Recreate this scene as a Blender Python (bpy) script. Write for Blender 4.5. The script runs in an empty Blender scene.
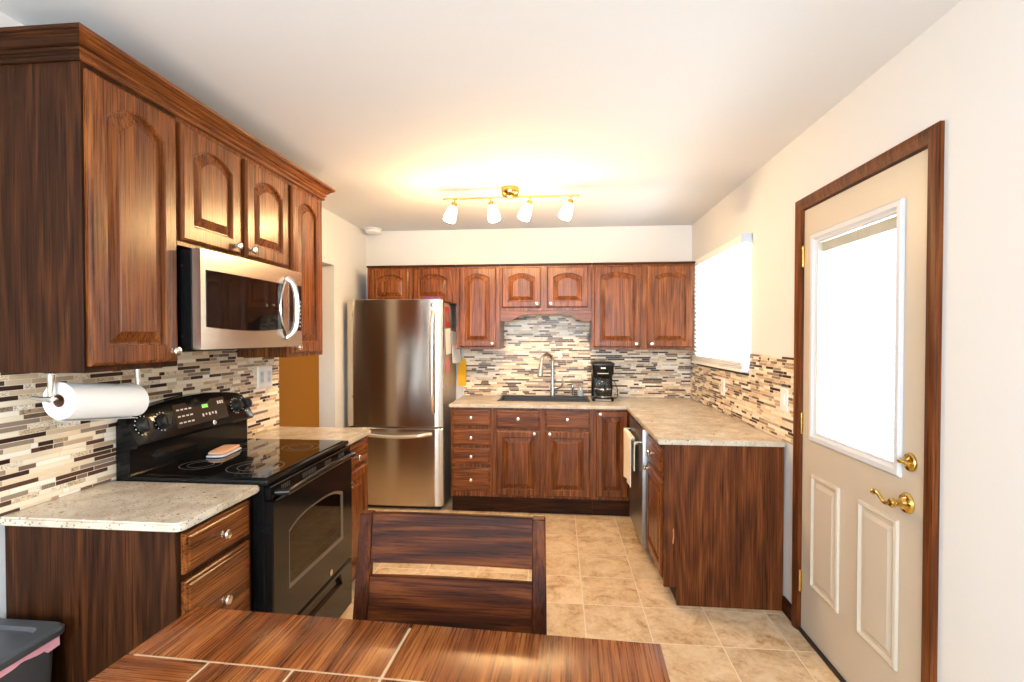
import bpy, bmesh, math, random
from mathutils import Vector, Matrix
random.seed(7)
SC = bpy.context.scene
COL = SC.collection
PI = math.pi

# ------------------------------------------------------------------ camera
cam_d = bpy.data.cameras.new('camera')
cam = bpy.data.objects.new('camera', cam_d); COL.objects.link(cam)
cam.location = (0, 0, 1.4751)
cam.rotation_euler = (math.radians(90 - 0.943), 0, math.radians(5.6744))
cam_d.sensor_width = 36; cam_d.lens = 515.38 * 36 / 1024
cam_d.shift_x = 0.0050; cam_d.shift_y = 0.00385
cam_d.clip_start = 0.02
SC.camera = cam
# ------------------------------------------------------------------ world, exposure, daylight, added fill
SC.view_settings.view_transform = 'Standard'
SC.view_settings.look = 'None'
SC.view_settings.gamma = 1
SC.view_settings.use_curve_mapping = False
SC.view_settings.exposure = 0.27
w = bpy.data.worlds.new('world'); SC.world = w; w.use_nodes = True
bg = w.node_tree.nodes['Background']
bg.inputs[0].default_value = (0.86, 0.93, 1.0, 1); bg.inputs[1].default_value = 3.0

def area(name, loc, rot, sx, sy, power, col):
    d = bpy.data.lights.new(name, 'AREA'); d.shape = 'RECTANGLE'; d.size = sx; d.size_y = sy
    d.energy = power; d.color = col
    o = bpy.data.objects.new(name, d); COL.objects.link(o); o.location = loc; o.rotation_euler = rot
    return o
# unseen fill added behind the camera, then daylight through kitchen window and door glass
area('added_rear_fill', (-0.3, -2.55, 1.45), (PI/2, 0, 0), 2.4, 1.9, 165, (0.80, 0.91, 1.0))
area('daylight_kitchen_window', (1.42, 4.0, 1.7), (0, PI/2, 0), 0.85, 1.15, 22, (0.95, 0.98, 1.0))
area('daylight_door_glass', (1.34, 2.28, 1.46), (0, PI/2, 0), 0.9, 0.56, 16, (0.95, 0.98, 1.0))
# unseen point fills added past the doorway and behind the camera
def point(name, loc, power, col, r=0.05):
    d = bpy.data.lights.new(name, 'POINT'); d.energy = power; d.color = col; d.shadow_soft_size = r
    o = bpy.data.objects.new(name, d); COL.objects.link(o); o.location = loc
    return o
point('added_hall_fill', (-2.5, 3.2, 2.2), 11, (1.0, 0.82, 0.56), 0.12)  # added to light the doorway jamb and mustard wall; no fixture
point('added_near_fill', (-0.1, -1.2, 2.2), 22, (0.92, 0.97, 1.0), 0.15)  # cool fill added for the near walls, without a real lamp

# ------------------------------------------------------------------ node helpers
class NT:
    def __init__(s, name):
        s.m = bpy.data.materials.new(name); s.m.use_nodes = True
        s.t = s.m.node_tree; s.n = s.t.nodes
        s.b = s.n['Principled BSDF']; s.out = s.n['Material Output']
    def new(s, typ, **k):
        n = s.n.new(typ)
        for a, v in k.items(): setattr(n, a, v)
        return n
    def link(s, a, b): s.t.links.new(a, b)
    def put(s, sock, v):
        if isinstance(v, bpy.types.NodeSocket): s.link(v, sock)
        else: sock.default_value = v
    def math(s, op, a, b=0.0, c=None):
        n = s.new('ShaderNodeMath', operation=op)
        s.put(n.inputs[0], a); s.put(n.inputs[1], b)
        if c is not None: s.put(n.inputs[2], c)
        return n.outputs[0]
    def coord(s): return s.new('ShaderNodeTexCoord').outputs['Object']
    def mapping(s, vec, scale, loc=(0, 0, 0), rot=(0, 0, 0)):
        n = s.new('ShaderNodeMapping'); s.link(vec, n.inputs[0])
        n.inputs['Scale'].default_value = scale; n.inputs['Rotation'].default_value = rot
        s.put(n.inputs['Location'], loc)
        return n.outputs[0]
    def noise(s, vec, scale, detail=4, rough=0.55, dist=0.0):
        n = s.new('ShaderNodeTexNoise'); s.link(vec, n.inputs['Vector'])
        n.inputs['Scale'].default_value = scale; n.inputs['Detail'].default_value = detail
        n.inputs['Roughness'].default_value = rough; n.inputs['Distortion'].default_value = dist
        return n.outputs['Fac']
    def ramp(s, fac, stops, interp='LINEAR'):
        n = s.new('ShaderNodeValToRGB'); s.link(fac, n.inputs[0]); r = n.color_ramp; r.interpolation = interp
        while len(r.elements) > 1: r.elements.remove(r.elements[0])
        for i, (p, c) in enumerate(stops):
            e = r.elements[0] if i == 0 else r.elements.new(p)
            e.position = p; e.color = (*c, 1)
        return n.outputs[0]
    def mix(s, fac, a, b, blend='MIX'):
        n = s.new('ShaderNodeMix', data_type='RGBA', blend_type=blend)
        s.put(n.inputs[0], fac)
        s.put(n.inputs[6], (*a, 1) if isinstance(a, tuple) else a)
        s.put(n.inputs[7], (*b, 1) if isinstance(b, tuple) else b)
        return n.outputs[2]
    def bump(s, h, strength=0.2, dist=0.002):
        n = s.new('ShaderNodeBump'); s.link(h, n.inputs['Height'])
        n.inputs['Strength'].default_value = strength; n.inputs['Distance'].default_value = dist
        s.link(n.outputs[0], s.b.inputs['Normal'])
    def set(s, **k):
        names = dict(color='Base Color', rough='Roughness', metal='Metallic', spec='Specular IOR Level', coat='Coat Weight',
                     coat_rough='Coat Roughness', trans='Transmission Weight', ior='IOR', alpha='Alpha', em='Emission Color', ems='Emission Strength', aniso='Anisotropic')
        for a, v in k.items():
            if isinstance(v, tuple) and len(v) == 3: v = (*v, 1)
            s.put(s.b.inputs[names[a]], v)
        return s

def srgb(r, g, b):
    f = lambda c: (c/255/12.92) if c/255 <= 0.04045 else ((c/255 + 0.055)/1.055)**2.4
    return (f(r), f(g), f(b))

def plain(name, col, rough=0.5, metal=0.0, bump=0.0, scale=60, var=0.06, **k):
    t = NT(name); v = t.coord()
    n = t.noise(v, scale, 3)
    c = t.mix(n, tuple(max(0, x*(1-var)) for x in col), tuple(min(1, x*(1+var)) for x in col))
    t.set(color=c, rough=rough, metal=metal, **k)
    if bump: t.bump(n, bump, 0.0015)
    return t.m

def wood(name, axis, dark, mid, light, rough=0.28, pscale=1.0, coat=0.0, lo=0.30, hi=0.70, spec=0.32, grain=0.085):
    t = NT(name); v = t.coord()
    oi = t.new('ShaderNodeObjectInfo').outputs['Random']
    cb = t.new('ShaderNodeCombineXYZ')
    for i, k in enumerate((3.7, 5.1, 9.3)): t.link(t.math('MULTIPLY', oi, k), cb.inputs[i])
    ai = 'xyz'.index(axis)
    def M3(p, q):
        l = [p]*3; l[ai] = q; return l
    # contour lines of a long soft noise give cathedral grain; two finer noises give streaks and pores
    n0 = t.noise(t.mapping(v, M3(4.2*pscale, 0.42*pscale), cb.outputs[0]), 1.0, 2, 0.5, 0.25)
    g = t.math('MULTIPLY_ADD', t.math('SINE', t.math('MULTIPLY', n0, 85.0)), 0.5, 0.5)
    n1 = t.noise(t.mapping(v, M3(16*pscale, 0.8*pscale), cb.outputs[0]), 1.6, 4, 0.6, 0.4)
    n2 = t.noise(t.mapping(v, M3(120, 2.4), cb.outputs[0]), 1.6, 4, 0.65, 0.2)
    f = t.math('ADD', t.math('ADD', t.math('MULTIPLY', g, grain), t.math('MULTIPLY', n1, 0.5-grain)), t.math('MULTIPLY', n2, 0.5))
    c = t.ramp(f, [(lo, dark), ((lo+hi)/2, mid), (hi, light)])
    pore = t.ramp(n2, [(0.36, (0.34, 0.31, 0.28)), (0.45, (1, 1, 1))])
    c = t.mix(0.6, c, pore, 'MULTIPLY')
    t.set(color=c, rough=t.math('MULTIPLY_ADD', n2, 0.14, rough-0.07), spec=spec, coat=coat, coat_rough=0.22)
    t.bump(n2, 0.12, 0.001)
    return t.m

M = {}
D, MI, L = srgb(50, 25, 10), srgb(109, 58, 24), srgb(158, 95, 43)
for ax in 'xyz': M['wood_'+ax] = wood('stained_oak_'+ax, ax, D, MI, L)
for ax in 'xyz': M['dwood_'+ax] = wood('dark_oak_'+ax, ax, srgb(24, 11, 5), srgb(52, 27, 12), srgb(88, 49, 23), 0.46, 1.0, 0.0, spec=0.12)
for ax in 'xyz': M['twood_'+ax] = wood('table_acacia_'+ax, ax, srgb(48, 20, 7), srgb(126, 66, 26), srgb(188, 118, 58), 0.28, 0.9, 0.0, spec=0.4)
for ax in 'xyz': M['cwood_'+ax] = wood('chair_wood_'+ax, ax, srgb(24, 9, 4), srgb(66, 29, 11), srgb(112, 58, 22), 0.42, 0.8, 0.0, spec=0.1, grain=0.16)
M['ewood_z'] = wood('end_panel_oak_z', 'z', srgb(40, 19, 8), srgb(92, 47, 20), srgb(134, 78, 37), 0.44, 1.0, 0.0, spec=0.15)
M['inlay'] = plain('pale_groove', srgb(196, 172, 140), 0.5)
M['wall'] = plain('cream_wall_paint', srgb(219, 220, 220), 0.75, bump=0.12, scale=90, var=0.015)
M['ceiling'] = plain('white_ceiling_paint', srgb(228, 230, 233), 0.8, bump=0.15, scale=70, var=0.015)
M['mustard'] = plain('mustard_wall_paint', srgb(142, 82, 8), 0.8, var=0.02, spec=0.1)
M['white'] = plain('white_plastic', srgb(238, 238, 236), 0.4, var=0.01)
M['trimwhite'] = plain('white_trim_paint', srgb(206, 209, 215), 0.5, var=0.01)
M['door'] = plain('almond_door_paint', srgb(198, 188, 172), 0.42, var=0.012)
M['nickel'] = plain('brushed_nickel', srgb(214, 206, 196), 0.26, 1.0, var=0.02)
M['chrome'] = plain('polished_steel', srgb(226, 226, 228), 0.14, 1.0, var=0.01)
M['brass'] = plain('polished_brass', srgb(214, 184, 104), 0.16, 1.0, var=0.03)
M['black'] = plain('black_enamel', (0.006, 0.006, 0.006), 0.14, var=0.1, spec=0.25)
M['bglass'] = plain('black_glass', (0.004, 0.004, 0.004), 0.045, var=0.05, spec=0.6)
M['bplastic'] = plain('black_plastic', (0.012, 0.012, 0.012), 0.35, var=0.1)
M['mark'] = plain('pale_marking', srgb(216, 214, 208), 0.5)
M['sinkstone'] = plain('black_composite', (0.014, 0.013, 0.013), 0.42, var=0.3, scale=300)
M['paper'] = plain('white_paper', srgb(240, 241, 240), 0.8, bump=0.05, scale=140, var=0.01)
M['card'] = plain('brown_cardboard', srgb(150, 112, 88), 0.85)
M['cloth'] = plain('cream_cloth', srgb(240, 230, 210), 0.9, bump=0.5, scale=260, var=0.05)
M['peach'] = plain('peach_cloth', srgb(222, 170, 132), 0.9, bump=0.4, scale=240, var=0.06)
M['yellow'] = plain('yellow_cloth', srgb(236, 172, 28), 0.85, bump=0.3, scale=200)
M['red'] = plain('red_card', srgb(196, 48, 42), 0.5)
M['pinkcard'] = plain('pink_card', srgb(210, 130, 134), 0.6)
M['greycard'] = plain('grey_card', srgb(140, 136, 134), 0.6)
M['purple'] = plain('purple_wrapper', srgb(98, 52, 104), 0.5)
M['pinkbag'] = plain('pink_bag', srgb(240, 172, 186), 0.5, var=0.05)
M['toteg'] = plain('grey_tote_plastic', srgb(74, 74, 76), 0.42, var=0.04)
M['lidg'] = plain('charcoal_lid_plastic', srgb(80, 82, 85), 0.34, var=0.05)
M['clip'] = plain('pale_blue_clip', srgb(196, 206, 222), 0.35)
M['fridgeside'] = plain('grey_fridge_side', srgb(160, 150, 138), 0.42, 0.2, var=0.02)
M['dark'] = plain('dark_void', (0.01, 0.009, 0.008), 0.7)
M['ventgrey'] = plain('vent_grey', srgb(70, 70, 70), 0.4)
M['burner'] = plain('burner_print', srgb(92, 90, 88), 0.3)
M['mustdark'] = plain('charcoal_toe', srgb(34, 22, 16), 0.6)

def steel(name, axis, col, rough=0.24):
    t = NT(name); v = t.coord(); s = [160]*3; s['xyz'.index(axis)] = 0.8
    n = t.noise(t.mapping(v, s), 1.5, 3, 0.6)
    c = t.mix(n, tuple(x*0.9 for x in col), tuple(min(1, x*1.06) for x in col))
    t.set(color=c, metal=1.0, rough=t.math('MULTIPLY_ADD', n, 0.10, rough-0.05))
    t.bump(n, 0.03, 0.0005)
    return t.m
def fridge_steel():
    t = NT('stainless_fridge'); v = t.coord()
    n = t.noise(t.mapping(v, (1.2, 1.2, 220)), 1.5, 3, 0.6)
    c = t.mix(n, srgb(188, 180, 168), srgb(210, 202, 192))
    t.set(color=c, metal=1.0, rough=0.2, aniso=0.92)
    tg = t.new('ShaderNodeTangent', direction_type='RADIAL', axis='Z'); t.link(tg.outputs[0], t.b.inputs['Tangent'])
    t.b.inputs['Anisotropic Rotation'].default_value = 0.25
    return t.m
M['steel_f'] = fridge_steel()
M['handle'] = plain('satin_steel_handle', srgb(232, 228, 222), 0.34, 1.0, var=0.01)
M['steel_z'] = steel('stainless_vertical', 'z', srgb(200, 190, 178), 0.13)
M['steel_y'] = steel('stainless_horizontal', 'y', srgb(214, 200, 184), 0.24)

M['steel_d'] = steel('stainless_dishwasher', 'y', srgb(150, 150, 152), 0.34)

def glass(name, tint, refl=0.1, rough=0.02):
    t = NT(name)
    tr = t.new('ShaderNodeBsdfTransparent'); tr.inputs[0].default_value = (*tint, 1)
    gl = t.new('ShaderNodeBsdfGlossy'); gl.inputs['Roughness'].default_value = rough
    lw = t.new('ShaderNodeLayerWeight'); lw.inputs[0].default_value = 0.5
    mx = t.new('ShaderNodeMixShader')
    t.link(t.math('MULTIPLY_ADD', t.math('POWER', lw.outputs['Facing'], 4.0), 0.45, 0.03 + refl*0.3), mx.inputs[0]); t.link(tr.outputs[0], mx.inputs[1]); t.link(gl.outputs[0], mx.inputs[2])
    t.link(mx.outputs[0], t.out.inputs[0])
    return t.m
M['glass'] = glass('clear_glass', (0.95, 0.97, 0.97))
M['ovenglass'] = glass('smoked_oven_glass', (0.42, 0.38, 0.33), 0.05)

def slat_mat():
    t = NT('white_blind_slat')
    df = t.new('ShaderNodeBsdfDiffuse'); df.inputs[0].default_value = (0.9, 0.9, 0.88, 1)
    tl = t.new('ShaderNodeBsdfTranslucent'); tl.inputs[0].default_value = (0.92, 0.93, 0.93, 1)
    n = t.noise(t.coord(), 30, 2)
    mx = t.new('ShaderNodeMixShader'); t.link(t.math('MULTIPLY_ADD', n, 0.06, 0.5), mx.inputs[0])
    t.link(df.outputs[0], mx.inputs[1]); t.link(tl.outputs[0], mx.inputs[2]); t.link(mx.outputs[0], t.out.inputs[0])
    return t.m
M['slat'] = slat_mat()

def emit(name, col, s):
    t = NT(name); t.set(color=col, em=col, ems=s, rough=0.3); return t.m
M['shade'] = emit('lit_frosted_glass', (1.0, 0.86, 0.6), 9.0)
M['led'] = emit('green_display', (0.16, 0.5, 0.08), 1.0)

def mosaic(name, ua):
    """thin staggered strips of glass and stone, 19 mm rows, random lengths"""
    t = NT(name); v = t.coord()
    sp = t.new('ShaderNodeSeparateXYZ'); t.link(v, sp.inputs[0])
    u = sp.outputs['XYZ'.index(ua)]; z = sp.outputs[2]
    u = t.math('ADD', u, 20.0); z = t.math('ADD', z, 20.0)
    H = 0.0164
    zr = t.math('DIVIDE', z, H); row = t.math('FLOOR', zr); zf = t.math('FRACT', zr)
    def wn(a, b=None):
        n = t.new('ShaderNodeTexWhiteNoise', noise_dimensions='2D'); cb = t.new('ShaderNodeCombineXYZ')
        t.put(cb.inputs[0], a); t.put(cb.inputs[1], b if b is not None else 0.0); t.link(cb.outputs[0], n.inputs['Vector'])
        return n.outputs['Value']
    wdt = t.math('MULTIPLY_ADD', wn(row, 3.3), 0.075, 0.105)
    uu = t.math('ADD', t.math('DIVIDE', u, wdt), t.math('MULTIPLY', wn(row, 7.7), 9.0))
    cell = t.math('FLOOR', uu); uf = t.math('FRACT', uu)
    # some cells are cut in two at a random place
    cut = t.math('MULTIPLY_ADD', wn(cell, t.math('ADD', row, 0.31)), 0.5, 0.3)
    issplit = t.math('GREATER_THAN', wn(cell, t.math('ADD', row, 0.57)), 0.45)
    side = t.math('MULTIPLY', t.math('GREATER_THAN', uf, cut), issplit)
    idv = t.math('ADD', cell, t.math('MULTIPLY', side, 0.43))
    r = wn(idv, row)
    # grout
    e1 = t.math('MULTIPLY', t.math('MINIMUM', uf, t.math('SUBTRACT', 1.0, uf)), wdt)
    e2 = t.math('MULTIPLY', t.math('ABSOLUTE', t.math('SUBTRACT', uf, cut)), wdt)
    e2 = t.math('ADD', e2, t.math('SUBTRACT', 1.0, issplit))
    e3 = t.math('MULTIPLY', t.math('MINIMUM', zf, t.math('SUBTRACT', 1.0, zf)), H)
    e = t.math('MINIMUM', t.math('MINIMUM', e1, e2), e3)
    gm = t.math('LESS_THAN', e, 0.0011)
    S = srgb
    col = t.ramp(r, [(0.0, S(242, 226, 200)), (0.22, S(62, 38, 28)), (0.34, S(212, 186, 154)), (0.46, S(150, 130, 112)), (0.54, S(232, 210, 178)),
                     (0.68, S(88, 58, 42)), (0.76, S(190, 162, 130)), (0.84, S(248, 238, 220)), (0.94, S(122, 96, 78))], 'CONSTANT')
    ns = t.noise(t.mapping(v, (120, 120, 160)), 1.0, 5, 0.7, 1.0)
    mot = t.ramp(ns, [(0.42, (0.22, 0.18, 0.16)), (0.5, (0.9, 0.9, 0.9)), (0.7, (1.1, 1.08, 1.05))])
    marb = t.math('GREATER_THAN', wn(idv, t.math('ADD', row, 0.77)), 0.76)
    col = t.mix(t.math('MULTIPLY', marb, 0.75), col, mot, 'MULTIPLY')
    col = t.mix(gm, col, S(226, 214, 194))
    t.set(color=col, spec=0.35, rough=t.math('MULTIPLY_ADD', gm, 0.5, t.math('MULTIPLY_ADD', wn(idv, t.math('ADD', row, 0.13)), 0.22, 0.10)))
    t.bump(t.math('MINIMUM', e, 0.0022), 0.5, 1.0)
    return t.m
M['mosaic_x'] = mosaic('mosaic_tile_x', 'X'); M['mosaic_y'] = mosaic('mosaic_tile_y', 'Y')

def floor_mat():
    t = NT('beige_stone_tile'); v = t.coord()
    sp = t.new('ShaderNodeSeparateXYZ'); t.link(v, sp.inputs[0])
    TX, TY = 0.3205, 0.330
    fx = t.math('DIVIDE', t.math('ADD', sp.outputs[0], 32.05 - 0.140), TX); fy = t.math('DIVIDE', t.math('ADD', sp.outputs[1], 33.0 - 2.845), TY)
    ix, iy = t.math('FLOOR', fx), t.math('FLOOR', fy); gx, gy = t.math('FRACT', fx), t.math('FRACT', fy)
    ex = t.math('MULTIPLY', t.math('MINIMUM', gx, t.math('SUBTRACT', 1.0, gx)), TX); ey = t.math('MULTIPLY', t.math('MINIMUM', gy, t.math('SUBTRACT', 1.0, gy)), TY)
    e = t.math('MINIMUM', ex, ey); gm = t.math('LESS_THAN', e, 0.0030)
    wn = t.new('ShaderNodeTexWhiteNoise', noise_dimensions='2D'); cb = t.new('ShaderNodeCombineXYZ')
    t.link(ix, cb.inputs[0]); t.link(iy, cb.inputs[1]); t.link(cb.outputs[0], wn.inputs['Vector'])
    off = t.new('ShaderNodeVectorMath', operation='SCALE'); t.link(wn.outputs['Color'], off.inputs[0]); off.inputs['Scale'].default_value = 7
    ad = t.new('ShaderNodeVectorMath', operation='ADD'); t.link(v, ad.inputs[0]); t.link(off.outputs[0], ad.inputs[1])
    n1 = t.noise(ad.outputs[0], 7, 6, 0.65, 0.8); n2 = t.noise(ad.outputs[0], 38, 4, 0.7, 0.6)
    f = t.math('ADD', t.math('MULTIPLY', n1, 0.65), t.math('MULTIPLY', n2, 0.35))
    c = t.ramp(f, [(0.34, srgb(164, 128, 90)), (0.45, srgb(208, 178, 140)), (0.55, srgb(226, 202, 168)), (0.68, srgb(236, 218, 190))])
    tint = t.math('MULTIPLY_ADD', wn.outputs['Value'], 0.16, 0.9)
    cc = t.new('ShaderNodeVectorMath', operation='SCALE'); t.link(c, cc.inputs[0]); t.link(tint, cc.inputs['Scale'])
    col = t.mix(gm, cc.outputs[0], srgb(236, 222, 198))
    t.set(color=col, rough=t.math('MULTIPLY_ADD', n2, 0.2, 0.3), spec=0.4)
    t.bump(t.math('MINIMUM', e, 0.005), 0.35, 1.0)
    return t.m
M['floor'] = floor_mat()

def stone():
    t = NT('speckled_beige_quartz'); v = t.coord()
    n = t.noise(v, 9, 5, 0.6, 0.5)
    c = t.ramp(n, [(0.35, srgb(182, 168, 148)), (0.55, srgb(202, 189, 170)), (0.7, srgb(214, 205, 190))])
    vo = t.new('ShaderNodeTexVoronoi', feature='F1'); t.link(v, vo.inputs['Vector']); vo.inputs['Scale'].default_value = 120
    sc = t.new('ShaderNodeSeparateColor'); t.link(vo.outputs['Color'], sc.inputs[0])
    sp = t.math('MULTIPLY', t.math('LESS_THAN', vo.outputs['Distance'], 0.40), t.math('GREATER_THAN', sc.outputs[0], 0.72))
    pc = t.ramp(sc.outputs[1], [(0, srgb(110, 96, 80)), (0.3, srgb(152, 140, 124)), (0.55, srgb(232, 226, 212)), (0.85, srgb(70, 58, 48))], 'CONSTANT')
    vo2 = t.new('ShaderNodeTexVoronoi', feature='F1'); t.link(v, vo2.inputs['Vector']); vo2.inputs['Scale'].default_value = 26
    sc2 = t.new('ShaderNodeSeparateColor'); t.link(vo2.outputs['Color'], sc2.inputs[0])
    sp2 = t.math('MULTIPLY', t.math('LESS_THAN', vo2.outputs['Distance'], 0.16), t.math('GREATER_THAN', sc2.outputs[0], 0.8))
    c = t.mix(t.math('MULTIPLY', sp, 0.65), c, pc)
    c = t.mix(t.math('MULTIPLY', sp2, 0.8), c, srgb(64, 52, 44))
    t.set(color=c, rough=0.2, spec=0.5)
    return t.m
M['stone'] = stone()

# ------------------------------------------------------------------ mesh helpers
class MB:
    def __init__(s): s.bm = bmesh.new()
    def box(s, x0, x1, y0, y1, z0, z1, bev=0.0, seg=1):
        b = bmesh.new(); r = bmesh.ops.create_cube(b, size=1)
        for q in b.verts: q.co = Vector(((x0+x1)/2 + q.co.x*(x1-x0), (y0+y1)/2 + q.co.y*(y1-y0), (z0+z1)/2 + q.co.z*(z1-z0)))
        if bev: bmesh.ops.bevel(b, geom=b.edges[:], offset=bev, segments=seg, affect='EDGES', profile=0.6)
        return s.add(b)
    def add(s, b, mat=None):
        m = bpy.data.meshes.new('tmp')
        if mat is not None: b.transform(mat)
        b.to_mesh(m); b.free(); s.bm.from_mesh(m); bpy.data.meshes.remove(m); return s
    def loops(s, ls, cap0=True, cap1=True, closed=False):
        """bridge successive closed loops of equal length"""
        vs = [[s.bm.verts.new(p) for p in l] for l in ls]
        n = len(ls[0]); rng = range(len(vs)) if closed else range(len(vs)-1)
        for i in rng:
            a, b = vs[i], vs[(i+1) % len(vs)]
            for j in range(n):
                k = (j+1) % n
                try: s.bm.faces.new((a[j], a[k], b[k], b[j]))
                except ValueError: pass
        if not closed:
            if cap0: s.bm.faces.new(vs[0][::-1])
            if cap1: s.bm.faces.new(vs[-1])
        return s
    def prism(s, poly, axis, a, b):
        """poly in the two other axes (in xyz order), extruded along axis"""
        i = 'xyz'.index(axis)
        def P(q, h): l = list(q); l.insert(i, h); return Vector(l)
        return s.loops([[P(q, a) for q in poly], [P(q, b) for q in poly]])
    def lathe(s, prof, origin, axis=(0, 0, 1), n=20, cap=True):
        q = Vector(axis).normalized().to_track_quat('Z', 'Y'); o = Vector(origin)
        ls = [[o + q @ Vector((max(r, 1e-4)*math.cos(2*PI*k/n), max(r, 1e-4)*math.sin(2*PI*k/n), h)) for k in range(n)] for r, h in prof]
        return s.loops(ls, cap, cap)
    def cyl(s, p0, p1, r0, r1=None, n=16):
        p0, p1 = Vector(p0), Vector(p1); r1 = r0 if r1 is None else r1
        return s.lathe([(r0, 0), (r1, (p1-p0).length)], p0, p1-p0, n)
    def tube(s, path, r, n=10, sx=1.0, sy=1.0, closed=False, ref=None):
        P = [Vector(p) for p in path]; ls = []; N = len(P); R = r if isinstance(r, (list, tuple)) else [r]*N
        up = None
        for i, p in enumerate(P):
            if closed: t = P[(i+1) % N] - P[i-1]
            else: t = P[min(i+1, N-1)] - P[max(i-1, 0)]
            t.normalize()
            if up is None:
                up = Vector(ref) if ref else (Vector((0, 0, 1)) if abs(t.z) < 0.9 else Vector((1, 0, 0)))
            a = t.cross(up).normalized(); up = a.cross(t).normalized()
            ls.append([p + a*R[i]*sx*math.cos(2*PI*k/n) + up*R[i]*sy*math.sin(2*PI*k/n) for k in range(n)])
        return s.loops(ls, True, True, closed)
    def build(s, name, mat, parent=None, origin=None, smooth=True, angle=35, local=False):
        bm = s.bm
        bmesh.ops.recalc_face_normals(bm, faces=bm.faces[:])
        if parent is not None: o0 = ORI[parent.name] if not local else Vector((0, 0, 0))
        else: o0 = Vector(origin) if origin else Vector((0, 0, 0))
        if not (parent is not None and local): bm.transform(Matrix.Translation(-o0))
        if smooth:
            for f in bm.faces: f.smooth = True
            for e in bm.edges:
                if len(e.link_faces) == 2 and e.calc_face_angle(0) > math.radians(angle): e.smooth = False
        me = bpy.data.meshes.new(name); bm.to_mesh(me); bm.free()
        me.materials.append(M[mat] if isinstance(mat, str) else mat)
        o = bpy.data.objects.new(name, me); COL.objects.link(o)
        if parent is not None: o.parent = parent; ORI[o.name] = o0
        else: o.location = o0; ORI[o.name] = o0
        return o
ORI = {}
def tag(o, label, cat, group=None):
    o['label'] = label; o['category'] = cat
    if group: o['group'] = group
    return o
def thing(name, loc, label, cat, group=None, rz=0):
    o = bpy.data.objects.new(name, None); COL.objects.link(o); o.location = loc; o.rotation_euler = (0, 0, rz)
    o.empty_display_size = 0.1
    ORI[o.name] = Vector(loc); return tag(o, label, cat, group)
def struct(o):
    o['kind'] = 'structure'; return o
def bx(*a, **k): return MB().box(*a, **k)

# face frames: (u along face, v up, d outward) -> world
def FL(x): return lambda u, v, d: Vector((x+d, u, v))          # faces +x
def FB(y): return lambda u, v, d: Vector((u, y-d, v))          # faces -y
def FR(x): return lambda u, v, d: Vector((x-d, u, v))          # faces -x

def rect_loop(F, u0, u1, v0, v1, d, N):
    l = [F(u0, v0, d), F(u1, v0, d)]
    for k in range(N): l.append(F(u1 + (u0-u1)*k/(N-1), v1, d))
    return l
def arch_loop(F, u0, u1, v0, v1, d, N, rise):
    l = [F(u0, v0, d), F(u1, v0, d)]
    for k in range(N):
        q = k/(N-1); l.append(F(u1 + (u0-u1)*q, v1 - rise*(2*q-1)**2, d))
    return l
def panel_door(parent, F, u0, u1, v0, v1, rise=0.0, m=0.058, th=0.020, mat='wood_z', name='door', bev=0.030):
    N = 15; b = MB(); a = (u0+m, u1-m, v0+m, v1-m)
    def A(i, d, r=1.0): return arch_loop(F, a[0]+i, a[1]-i, a[2]+i, a[3]-i, d, N, rise*r)
    b.loops([rect_loop(F, u0, u1, v0, v1, 0, N), rect_loop(F, u0, u1, v0, v1, th-0.008, N),
             rect_loop(F, u0+0.004, u1-0.004, v0+0.004, v1-0.004, th-0.004, N),
             rect_loop(F, u0+0.010, u1-0.010, v0+0.010, v1-0.010, th, N),
             A(-0.007, th), A(-0.002, th-0.004), A(0.0, th-0.014), A(0.006, th-0.014, 0.97), A(0.006+bev, th-0.003, 0.85), A(0.0085+bev, th, 0.84), A(0.010+bev, th, 0.84)])
    return b.build(name, mat, parent, angle=8)
def drawer_front(parent, F, u0, u1, v0, v1, th=0.020, mat='wood_x', name='drawer'):
    b = MB()
    R = lambda i, d: rect_loop(F, u0+i, u1-i, v0+i, v1-i, d, 2)
    b.loops([R(0, 0), R(0, th-0.009), R(0.004, th-0.005), R(0.012, th-0.004), R(0.016, th), R(0.02, th)])
    return b.build(name, mat, parent, angle=12)
def knob(parent, F, u, v, d0=0.020):
    p = F(u, v, d0); ax = F(u, v, d0+1) - p
    b = MB(); b.lathe([(0.010, -0.001), (0.010, 0.002), (0.0055, 0.004), (0.005, 0.012), (0.009, 0.016), (0.0155, 0.019), (0.0165, 0.023), (0.014, 0.028), (0.007, 0.030)], p, ax, 16)
    return b.build('knob', 'nickel', parent)

# ------------------------------------------------------------------ the room
XL, XLT, XR, XRT, YB, YBT, ZC = -1.737, -1.722, 1.212, 1.204, 4.854, 4.846, 2.491
XF2 = -1.852                                             # far stub of the left wall
struct(bx(-4.2, 1.36, -2.75, 7.2, -0.12, 0.0).build('floor', 'floor'))
struct(bx(-4.2, 1.36, -2.75, 7.2, ZC, ZC+0.12).build('ceiling', 'ceiling'))
struct(bx(XF2-0.138, XR+0.15, YB, YB+0.13, 0, ZC).build('wall_back', 'wall'))
wl = MB(); wl.box(XL-0.14, XL, -2.62, 3.037, 0, ZC)
struct(wl.build('wall_left', 'wall'))
wl = MB(); wl.box(XF2-0.138, XF2, 4.13, YB, 0, ZC); wl.box(XF2-0.138, XF2, 3.037, 4.13, 2.065, ZC)
struct(wl.build('wall_left.001', 'wall'))
wr = MB()
X1 = XR + 0.14
wr.box(XR, X1, -2.62, 1.815, 0, ZC); wr.box(XR, X1, 1.815, 2.705, 2.105, ZC)
wr.box(XR, X1, 2.705, 3.40, 0, ZC); wr.box(XR, X1, 3.40, 4.63, 0, 1.235); wr.box(XR, X1, 3.40, 4.63, 2.105, ZC); wr.box(XR, X1, 4.63, YB, 0, ZC)
struct(wr.build('wall_right', 'wall'))
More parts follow.
